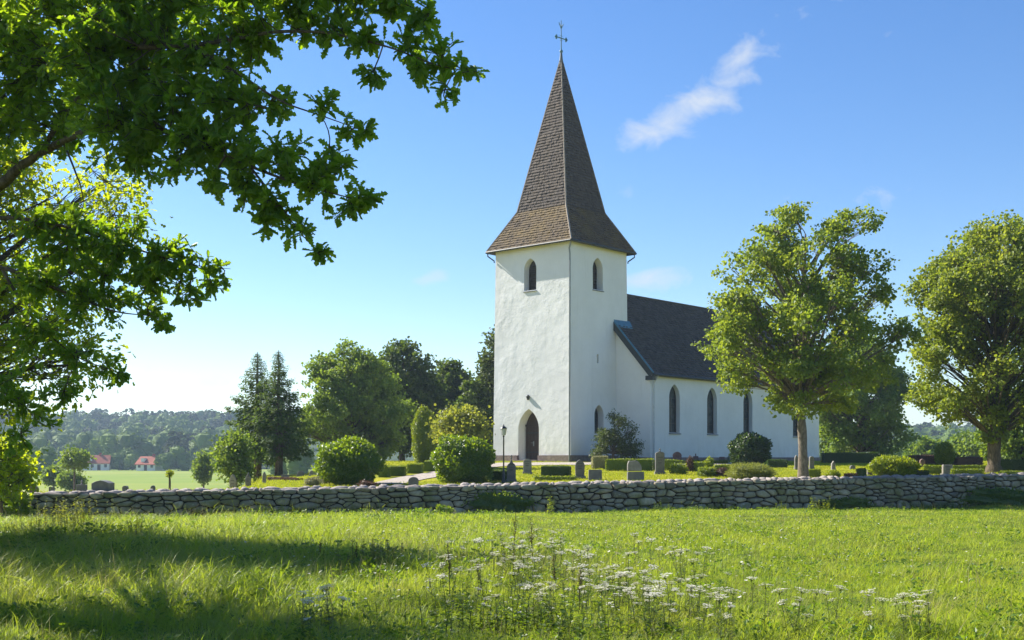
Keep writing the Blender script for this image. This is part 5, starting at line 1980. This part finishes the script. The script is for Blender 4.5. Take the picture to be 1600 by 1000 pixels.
MAT['lawn_blade'] = leaf_mat('lawn_blade', (.17, .22, .010), (.34, .33, .02), (.34, .44, .01), (.66, .64, .03), .4, .6, .2, island=False)
MAT['clover'] = leaf_mat('broad_meadow_leaf', (.040, .095, .010), (.10, .18, .016), (.16, .30, .010), (.38, .50, .02), .42, .45, .35)
MAT['dry_grass'] = leaf_mat('dry_grass', (.28, .23, .09), (.42, .36, .17), (.4, .33, .1), (.55, .48, .2), .35, .6, .2, island=False)


def tuft(seed, nb, hmin, hmax, spread, width, lean, seg=3, mat=None, name='tuft'):
    """a tuft of bent tapering blades"""
    rg = np.random.default_rng(seed)
    V, Fq, Ft = [], [], []
    o = 0
    for k in range(nb):
        a = rg.random() * 6.283
        b = np.array([math.cos(a), math.sin(a)]) * spread * math.sqrt(rg.random())
        h = rg.uniform(hmin, hmax)
        w = width * rg.uniform(.7, 1.2)
        la = rg.random() * 6.283
        ln = lean * rg.uniform(.3, 1.2) * h
        ld = np.array([math.cos(la), math.sin(la)])
        sd = np.array([-ld[1], ld[0]])
        for s in range(seg):
            t = s / seg
            p = b + ld * ln * t * t
            z = h * (t - .28 * lean * t * t)
            ww = w * (1 - t ** 1.6) * .5
            V += [(*(p - sd * ww), z), (*(p + sd * ww), z)]
        p = b + ld * ln
        V.append((*p, h * (1 - .28 * lean)))
        for s in range(seg - 1):
            Fq.append((o + 2 * s, o + 2 * s + 1, o + 2 * s + 3, o + 2 * s + 2))
        Ft.append((o + 2 * seg - 2, o + 2 * seg - 1, o + 2 * seg))
        o += 2 * seg + 1
    g = Geo()
    g.add(V, [np.array(Fq), np.array(Ft)])
    return bpy.data.objects.new(name, g.mesh(name, [mat or MAT['grass']]))


pro = bpy.data.collections.new('grass_prototypes')
specs = []
for k in range(5):   # near tufts: fine
    specs.append(tuft(400 + k, 22, .04, .15, .14, .0055, 1.0, 3, name='tuft_a%d' % k))
for k in range(4):   # distant tufts: fewer, broader blades
    specs.append(tuft(420 + k, 18, .03, .10, .24, .012, 1.05, 2, name='tuft_b%d' % k))
for k in range(3):   # long grass
    specs.append(tuft(440 + k, 22, .10, .32, .18, .0065, 1.15, 4, name='tuft_c%d' % k))
for k in range(2):   # dry stalks
    specs.append(tuft(460 + k, 5, .22, .42, .15, .004, .6, 3, MAT['dry_grass'], name='tuft_d%d' % k))
for k in range(2):   # mown lawn
    specs.append(tuft(480 + k, 16, .03, .07, .22, .018, .6, 2, MAT['lawn_blade'], name='tuft_e%d' % k))
for k in range(3):   # broad-leaved meadow plants: sorrel, clover, dandelion
    rg_ = np.random.default_rng(490 + k)
    gq = Geo()
    nq = 26
    a_ = rg_.random(nq) * 6.283
    rr_ = .10 * np.sqrt(rg_.random(nq))
    leaves(gq, np.stack([rr_ * np.cos(a_), rr_ * np.sin(a_), .02 + .10 * rg_.random(nq)], 1), np.stack([np.cos(a_), np.sin(a_), .25 + .8 * rg_.random(nq)], 1),
           rg_.standard_normal((nq, 3)) * .3 + np.array([0, 0, 1]), .042 * (.5 + .8 * rg_.random(nq)), LEAF_RHOMB)
    specs.append(bpy.data.objects.new('tuft_f%d' % k, gq.mesh('tuft_f%d' % k, [MAT['clover']])))
for s_ in specs:
    pro.objects.link(s_)


def scatter_group(name):
    ng = bpy.data.node_groups.new(name, 'GeometryNodeTree')
    ng.interface.new_socket('Geometry', in_out='INPUT', socket_type='NodeSocketGeometry')
    ng.interface.new_socket('Geometry', in_out='OUTPUT', socket_type='NodeSocketGeometry')
    gi, go = ng.nodes.new('NodeGroupInput'), ng.nodes.new('NodeGroupOutput')
    ci = ng.nodes.new('GeometryNodeCollectionInfo')
    ci.inputs['Collection'].default_value = pro
    ci.inputs['Separate Children'].default_value = True
    ci.inputs['Reset Children'].default_value = True
    ip = ng.nodes.new('GeometryNodeInstanceOnPoints')
    ip.inputs['Pick Instance'].default_value = True

    def attr(nm, ty):
        a = ng.nodes.new('GeometryNodeInputNamedAttribute')
        a.data_type = ty
        a.inputs['Name'].default_value = nm
        return a.outputs['Attribute']
    er = ng.nodes.new('FunctionNodeEulerToRotation')
    ng.links.new(attr('rot', 'FLOAT_VECTOR'), er.inputs[0])
    ng.links.new(gi.outputs[0], ip.inputs['Points'])
    ng.links.new(ci.outputs[0], ip.inputs['Instance'])
    ng.links.new(attr('idx', 'INT'), ip.inputs['Instance Index'])
    ng.links.new(er.outputs[0], ip.inputs['Rotation'])
    ng.links.new(attr('scl', 'FLOAT'), ip.inputs['Scale'])
    ng.links.new(ip.outputs[0], go.inputs[0])
    return ng


NG = scatter_group('scatter_tufts')


def scatter(name, label, pts, idx, scl, seed=0, lean=.12):
    rg = np.random.default_rng(seed)
    me = bpy.data.meshes.new(name)
    me.vertices.add(len(pts))
    me.vertices.foreach_set('co', pts.astype(np.float32).ravel())
    a = me.attributes.new('rot', 'FLOAT_VECTOR', 'POINT')
    rot = np.stack([rg.standard_normal(len(pts)) * lean, rg.standard_normal(len(pts)) * lean, rg.random(len(pts)) * 6.283], 1)
    a.data.foreach_set('vector', rot.astype(np.float32).ravel())
    a = me.attributes.new('idx', 'INT', 'POINT')
    a.data.foreach_set('value', idx.astype(np.int32))
    a = me.attributes.new('scl', 'FLOAT', 'POINT')
    a.data.foreach_set('value', scl.astype(np.float32))
    me.update()
    o = link(name, me, kind='stuff')
    tag(o, label, 'grass')
    md = o.modifiers.new('scatter', 'NODES')
    md.node_group = NG
    return o


rg = np.random.default_rng(99)


def field_points(y0, y1, dens, margin=.06):
    area = (y1 - y0) * (.432 + margin) * (y0 + y1) + (y1 - y0) * 2
    n = int(area * dens)
    y = y0 + (y1 - y0) * np.sqrt(rg.random(n)) if y0 < 1 else np.sqrt(y0 * y0 + (y1 * y1 - y0 * y0) * rg.random(n))
    x = (rg.random(n) * 2 - 1) * ((.432 + margin) * y + 1.0)
    return x, y


PX, PY, PI_, PS = [], [], [], []
for (y0, y1, dens, lo, hi, s0, s1) in [(6.5, 13, 110, 0, 5, .7, 1.3), (13, 20, 72, 0, 5, .8, 1.4), (20, 30, 42, 0, 9, .8, 1.4), (30, 51, 28, 5, 9, .75, 1.3)]:
    x, y = field_points(y0, y1, dens)
    PX.append(x)
    PY.append(y)
    PI_.append(rg.integers(lo, hi, len(x)))
    PS.append(s0 + (s1 - s0) * rg.random(len(x)))
x, y, idx, scl = [np.concatenate(v) for v in (PX, PY, PI_, PS)]
# height varies in patches; long grass in clumps and along the wall foot
hp = np.sin(x * .9 + 2 * np.sin(y * .35)) * np.sin(y * .63 + 1.3 * np.sin(x * .5))
dw = wall_y(x) - y
keep = (dw > .04)
left = sstep(1.5, -7, x - (y - 20) * .10)            # unmown corner on the left
hq = np.sin(x * 3.1 + 1.7 * np.sin(y * 1.3)) * np.sin(y * 2.3 + 1.5 * np.sin(x * 1.9))
long_ = (rg.random(len(x)) < (.03 + .16 * np.clip(hp * hq, 0, 1) + .34 * left)) & (y < 34)
idx = np.where(long_, rg.integers(9, 12, len(x)), idx)
wp = np.sin(x * 1.7 + 2.1 * np.sin(y * .8 + .4)) * np.sin(y * 1.15 + 1.8 * np.sin(x * 1.1))
idx = np.where((rg.random(len(x)) < .05 + .30 * np.clip(wp - .35, 0, 1)), rg.integers(16, 19, len(x)), idx)
dry = (rg.random(len(x)) < .03) & (y < 40)
idx = np.where(dry, rg.integers(12, 14, len(x)), idx)
scl = scl * (1 + .30 * hp + .22 * hq) * (1 + .50 * left)
edge = (dw < .55) & (rg.random(len(x)) < .6)
scl = np.where(edge, scl * 1.25, scl)
idx = np.where(edge & (rg.random(len(x)) < .5), rg.integers(9, 12, len(x)), idx)
pts = np.stack([x, y, gz(x, y) - .01], 1)[keep]
scatter('meadow_grass', 'tall uneven meadow grass in front of the stone wall', pts, idx[keep], scl[keep], 1)
# bright tussocks at the wall foot and on the right
TP, TI, TS = [], [], []
for (px, py, rpx, n, s) in [(375, 812, 42, 160, 1.1), (345, 816, 25, 60, .9), (640, 806, 30, 40, .9), (1420, 905, 45, 90, .9), (1130, 855, 30, 50, .8), (1210, 870, 25, 40, .7), (250, 880, 30, 70, 1.0), (1380, 985, 40, 60, 1.0)]:
    b = place(px, py, 8.0)
    rr = rpx / F * b[1]
    xx = b[0] + rg.standard_normal(n) * rr * .5
    yy = b[1] + rg.standard_normal(n) * rr * .8
    TP.append(np.stack([xx, yy, gz(xx, yy)], 1))
    TI.append(rg.integers(9, 12, n))
    TS.append(s * (.8 + .4 * rg.random(n)))
for (px, py, rx_, n, s) in [(640, 858, 70, 130, .85), (540, 842, 60, 90, .8), (700, 880, 50, 80, .85), (840, 885, 90, 120, .9), (920, 930, 80, 70, .8), (450, 832, 40, 40, .7), (1230, 880, 80, 40, .6), (120, 850, 60, 70, .9), (300, 880, 60, 50, .8)]:
    b = place(px, py, 8.0)
    rr = rx_ / F * b[1]
    xx = b[0] + rg.standard_normal(n) * rr * .6
    yy = b[1] + rg.standard_normal(n) * rr * 1.1
    TP.append(np.stack([xx, yy, gz(xx, yy)], 1))
    TI.append(rg.integers(12, 14, n))
    TS.append(s * (.8 + .4 * rg.random(n)))
tpz = np.concatenate(TP)
kp = wall_y(tpz[:, 0]) - tpz[:, 1] > .1
scatter('grass_tussocks', 'thick tussocks of longer grass in the meadow', tpz[kp], np.concatenate(TI)[kp], np.concatenate(TS)[kp], 2, .2)
# mown churchyard lawn
n = 16000
y = rg.uniform(47, 84, n)
x = (rg.random(n) * 2 - 1) * .44 * y
kp = (y > wall_y(x) + 1.0) & ~((x < -.25 * y) & (y > 56))
# keep it off the gravel path and out of the church
pathm = [(place(a, b)) for a, b in ((600, 752), (640, 748), (693, 739.5), (747, 730.5), (782, 726), (880, 725), (1000, 725), (1180, 725))]
pm = np.array(pathm)[:, :2]
dist = np.full(n, 1e9)
for k in range(len(pm) - 1):
    a_, b_ = pm[k], pm[k + 1]
    ab = b_ - a_
    t_ = np.clip(((x - a_[0]) * ab[0] + (y - a_[1]) * ab[1]) / (ab @ ab), 0, 1)
    dist = np.minimum(dist, np.hypot(x - a_[0] - t_ * ab[0], y - a_[1] - t_ * ab[1]))
la = (x - CX[0]) * .661 + (y - CX[1]) * .750
lb2 = -(x - CX[0]) * .750 + (y - CX[1]) * .661
kp &= (dist > 2.2) & ~((la > -.6) & (lb2 > -3.4)) 
scatter('lawn_grass', 'short mown lawn between the graves', np.stack([x, y, gz(x, y)], 1)[kp], rg.integers(14, 16, n)[kp], 1 + .5 * rg.random(kp.sum()), 3)

# ------------------------------------------------------------------ meadow plants
MAT['stem'] = leaf_mat('plant_stem', (.07, .10, .02), (.12, .15, .03), (.12, .18, .02), (.2, .25, .03), .25, .5, .3, island=False)
MAT['umbel'] = leaf_mat('white_umbel', (.68, .66, .55), (.82, .80, .70), (.6, .58, .45), (.75, .72, .58), .35, .7, .2)
MAT['dock'] = leaf_mat('dock_stalk', (.06, .05, .02), (.12, .09, .035), (.08, .07, .02), (.15, .12, .03), .2, .6, .2)
MAT['weed'] = leaf_mat('meadow_weed', (.045, .095, .010), (.12, .18, .018), (.16, .28, .012), (.38, .46, .02), .42, .45, .35)


def yarrow(seed):
    rg = np.random.default_rng(seed)
    parts = []
    g = Geo()
    H = .50
    g.tube([(0, 0, 0), (.015, .01, H * .5), (.03, .0, H)], (.003, .0025, .002), 4)
    tips = []
    for k in range(7):
        a = 6.283 * k / 7 + rg.random()
        r_ = .045 * rg.uniform(.3, 1)
        e = np.array([.03 + r_ * math.cos(a), r_ * math.sin(a), H + .045 * rg.random() - .02])
        g.tube([(.03, 0, H - .04), e], (.002, .0015), 3)
        tips.append(e)
    parts.append(('stem', g.mesh('stem', [MAT['stem']])))
    g = Geo()
    n = 26
    t = rg.random(n)
    a = rg.random(n) * 6.283
    pos = np.stack([.015 * t, 0 * t, .04 + t * H * .75], 1)
    leaves(g, pos, np.stack([np.cos(a), np.sin(a), .5 + 0 * a], 1), np.stack([0 * a, 0 * a, 1 + 0 * a], 1), .09 * (1.1 - .7 * t), LEAF_NARROW)
    parts.append(('foliage', g.mesh('foliage', [MAT['stem']])))
    g = Geo()
    for e in tips:
        m_ = 12
        an = rg.random(m_) * 6.283
        rr = .019 * np.sqrt(rg.random(m_))
        ps = e + np.stack([rr * np.cos(an), rr * np.sin(an), rg.random(m_) * .006], 1)
        leaves(g, ps, np.stack([np.cos(an), np.sin(an), .1 + 0 * an], 1), rg.standard_normal((m_, 3)) * .25 + np.array([0, 0, 1]), .0135, LEAF_BROAD)
    parts.append(('flower_head', g.mesh('flower_head', [MAT['umbel']])))
    return parts


YV = [yarrow(500 + k) for k in range(6)]
spots = []
rs = random.Random(8)
YREG = [(690, 1000, 880, 985, 52, 'white-headed yarrow plant in the drift round the dock stalks, mid meadow'),
        (960, 1170, 930, 1005, 32, 'white-headed yarrow plant right of the dock stalks, lower middle'),
        (1230, 1430, 975, 1020, 9, 'white-headed yarrow plant at the lower right of the meadow'),
        (1010, 1110, 890, 915, 5, 'white-headed yarrow plant in the small far patch right of centre'),
        (430, 640, 975, 1015, 4, 'white-headed yarrow plant in the oak shade at lower left'),
        (740, 900, 862, 885, 9, 'white-headed yarrow plant at the far edge of the drift')]
spots = []
for (x0, x1, y0, y1, n, lb_y) in YREG:
    for _ in range(n):
        cx_, cy_ = rs.uniform(x0, x1), rs.uniform(y0, y1)
        for _ in range(rs.choice([1, 2, 3, 4])):
            spots.append((cx_ + rs.gauss(0, 16), cy_ + rs.gauss(0, 5), lb_y))
for (px, py, lb_y) in spots:
    b = place(px, py, 8.0)
    root = tag(empty('yarrow_plant', tuple(b), rs.uniform(0, 6.28)), lb_y, 'flower', 'white yarrow in the meadow')
    s_ = rs.uniform(.5, 1.0)
    root.scale = (s_ * 1.3, s_ * 1.3, s_ * .95)
    root.rotation_euler = (rs.gauss(0, .13), rs.gauss(0, .13), rs.uniform(0, 6.28))
    for nm, me in YV[rs.randrange(6)]:
        link(nm, me, root)
# specks of white meadow flowers further off
g = Geo()
n = 1100
yy = np.sqrt(rg.uniform(12 ** 2, 30 ** 2, n))
xx = rg.normal(.03, .16, n) * yy
kp = np.abs(xx) < .45 * yy
xx, yy = xx[kp], yy[kp]
n = len(xx)
hz_ = gz(xx, yy) + rg.uniform(.16, .36, n)
leaves(g, np.stack([xx, yy, hz_], 1), rg.standard_normal((n, 3)) * np.array([1, 1, .1]), rg.standard_normal((n, 3)) * .2 + np.array([0, 0, 1]), .035 * (.6 + .8 * rg.random(n)), LEAF_BROAD)
for k in range(n):
    g.tube([(xx[k], yy[k], hz_[k] - .3), (xx[k], yy[k], hz_[k])], .0015, 3, mi=1, cap=False)
o = g.build('meadow_flowers', [MAT['umbel'], MAT['stem']], kind='stuff')
tag(o, 'tiny white flowers scattered through the meadow', 'flowers')


def stalk(px, py, top_y, label, seed, d0=8.0, mat='dock', leafy=True):
    """tall spire: stem with clustered seed heads or small leaves"""
    rg = np.random.default_rng(seed)
    b = place(px, py, d0)
    h = (py - top_y) / F * b[1]
    root = tag(empty('dock_stalk', tuple(b)), label, 'plant', 'tall stalks in the meadow')
    g = Geo()
    lx = rg.uniform(-.06, .06) * h
    g.tube([(0, 0, -.05), (lx * .3, 0, h * .5), (lx, 0, h)], (.006, .0045, .002), 5)
    side = []
    for k in range(5):
        t = rg.uniform(.35, .75)
        a = rg.random() * 6.283
        e = np.array([lx * t + .10 * h * math.cos(a) * .5, .10 * h * math.sin(a) * .5, h * (t + .18)])
        g.tube([(lx * t, 0, h * t), e], (.003, .0015), 4)
        side.append((np.array([lx * t, 0, h * t]), e))
    g.build('stem', MAT[mat], root)
    g = Geo()
    n = 90
    t = rg.uniform(.42, 1, n)
    pos = np.stack([lx * t, 0 * t, h * t], 1) + rg.standard_normal((n, 3)) * .012
    for (p0, p1) in side:
        tt = rg.random((14, 1))
        pos = np.concatenate([pos, p0 + (p1 - p0) * tt + rg.standard_normal((14, 3)) * .008])
    n = len(pos)
    leaves(g, pos, rg.standard_normal((n, 3)), rg.standard_normal((n, 3)), .012, LEAF_BROAD)
    g.build('seed_head', MAT[mat], root)
    g = Geo()
    n = 12
    t = rg.random(n) * .4
    a = rg.random(n) * 6.283
    leaves(g, np.stack([0 * t, 0 * t, h * t], 1), np.stack([np.cos(a), np.sin(a), .35 + 0 * a], 1), np.stack([0 * a, 0 * a, 1 + 0 * a], 1) + rg.standard_normal((n, 3)) * .2, .16, LEAF_NARROW)
    g.build('foliage', MAT['weed'], root)


stalk(802, 905, 800, 'tallest dark dock stalk in the middle of the meadow', 601)
stalk(832, 900, 808, 'second dark dock stalk just right of the tallest', 602)
stalk(703, 935, 850, 'dark dock stalk left of the white yarrow drift', 603)
stalk(748, 930, 880, 'short dock stalk at the left edge of the yarrow drift', 604)
stalk(868, 935, 868, 'leaning dock stalk in the middle of the yarrow drift', 605)
stalk(905, 955, 890, 'dark stalk low in the yarrow drift', 606)
stalk(556, 885, 848, 'grey seedy stalk in the oak shade left of centre', 607)
stalk(500, 880, 842, 'thin grey stalk at the edge of the oak shade', 608)
stalk(213, 850, 805, 'orange-tipped weed stalk in the left meadow before the wall', 609)


def weed_patch(label, px, py, rpx, n_st, hmin, hmax, mat, seed, leaf=.10, d0=8.0, name='weed_patch', cat='weeds'):
    rg = np.random.default_rng(seed)
    b = place(px, py, d0)
    rr = rpx / F * b[1]
    root = tag(empty(name, tuple(b)), label, cat)
    g, gl = Geo(), Geo()
    for k in range(n_st):
        x_, y_ = rg.standard_normal(2) * rr * .5 * np.array([1, .7])
        if b[1] + y_ > float(wall_y(b[0] + x_)) - .15:
            y_ = float(wall_y(b[0] + x_)) - .15 - b[1]
        z_ = float(gz(b[0] + x_, b[1] + y_)) - b[2]
        h = rg.uniform(hmin, hmax)
        lx, ly = rg.standard_normal(2) * .1 * h
        g.tube([(x_, y_, z_ - .02), (x_ + lx * .4, y_ + ly * .4, z_ + h * .5), (x_ + lx, y_ + ly, z_ + h)], (.005, .004, .002), 4, cap=False)
        n = int(10 + 22 * h)
        t = rg.uniform(.15, 1, n)
        a = rg.random(n) * 6.283
        pos = np.stack([x_ + lx * t, y_ + ly * t, z_ + h * t], 1)
        leaves(gl, pos, np.stack([np.cos(a), np.sin(a), .2 + .4 * rg.random(n)], 1), rg.standard_normal((n, 3)) * .3 + np.array([0, 0, 1]), leaf * (1.15 - .6 * t) * (.7 + .6 * rg.random(n)), LEAF_RHOMB)
    g.build('stems', MAT['stem'], root, kind='stuff')
    gl.build('foliage', MAT[mat], root)


weed_patch('dark leafy weed patch in the bottom middle below the yarrow', 790, 985, 150, 60, .15, .42, 'weed', 700, .075)
weed_patch('dark leafy weeds along the bottom right of the yarrow drift', 930, 1000, 130, 30, .15, .35, 'weed', 701, .075)
weed_patch('yellow-green goldenrod stand at the wall foot on the left', 105, 838, 50, 80, .45, .95, 'yellow_leaf', 702, .075, name='goldenrod_stand', cat='plants')
weed_patch('young leafy weed at the wall foot below the grey tower corner', 862, 806, 7, 8, .3, .75, 'gold_bush', 703, .08)
weed_patch('pale green weeds at the wall foot under the maple trunk', 1283, 800, 20, 20, .2, .6, 'gold_bush', 704, .08)
weed_patch('yellowish weeds at the wall foot towards the right end', 1510, 795, 22, 18, .2, .5, 'olive_bush', 705, .08)
weed_patch('grey-green thistle patch in the oak shade left of centre', 585, 890, 50, 30, .25, .5, 'olive_bush', 706, .08)
weed_patch('yellow sunlit weeds at the left edge of the meadow', 25, 845, 30, 26, .3, .6, 'yellow_leaf', 707, .08)
weed_patch('leafy sprig near the wall foot in the left shade', 213, 842, 12, 10, .3, .6, 'gold_bush', 708, .08)

rw2 = random.Random(31)
WPLACE = ['under the left graves', 'left of the path', 'below the left clipped bush', 'below the stone block by the path', 'below the second clipped bush', 'below the lamp post',
          'below the pointed gravestone', 'below the tallest gravestone', 'below the spiky pale shrub', 'left of the maple trunk', 'right of the maple trunk', 'below the bright dome bush', 'left of the chestnut']
for i_, pxw in enumerate((180, 290, 460, 560, 640, 740, 915, 1030, 1130, 1220, 1350, 1420, 1480)):
    yw = float(wall_y((pxw - 800) / F * 46.0))
    bw = at(pxw, yw - .35)
    pyw = HZ + (EYE - bw[2]) / bw[1] * F
    weed_patch('grassy weed tuft at the wall foot ' + WPLACE[i_], pxw, pyw, rw2.uniform(12, 30), rw2.randrange(8, 18), .15, rw2.uniform(.35, .6), rw2.choice(['weed', 'olive_bush', 'clover', 'hedge']), 720 + i_, .07)

# ------------------------------------------------------------------ haze over the valley
HAZE_DENSITY = 0.00027
m = M('haze')
pvn = m.n.new('ShaderNodeVolumePrincipled')
pvn.inputs['Color'].default_value = (.60, .79, 1.0, 1)
pvn.inputs['Density'].default_value = HAZE_DENSITY
pvn.inputs['Anisotropy'].default_value = .25
m.l.new(pvn.outputs[0], m.out.inputs['Volume'])
g = Geo()
g.box((0, 1300, 30), (3900, 2860, 68))
hz_o = g.build('haze', m.m, kind='stuff')
tag(hz_o, 'pale blue summer haze filling the air over the valley', 'haze')
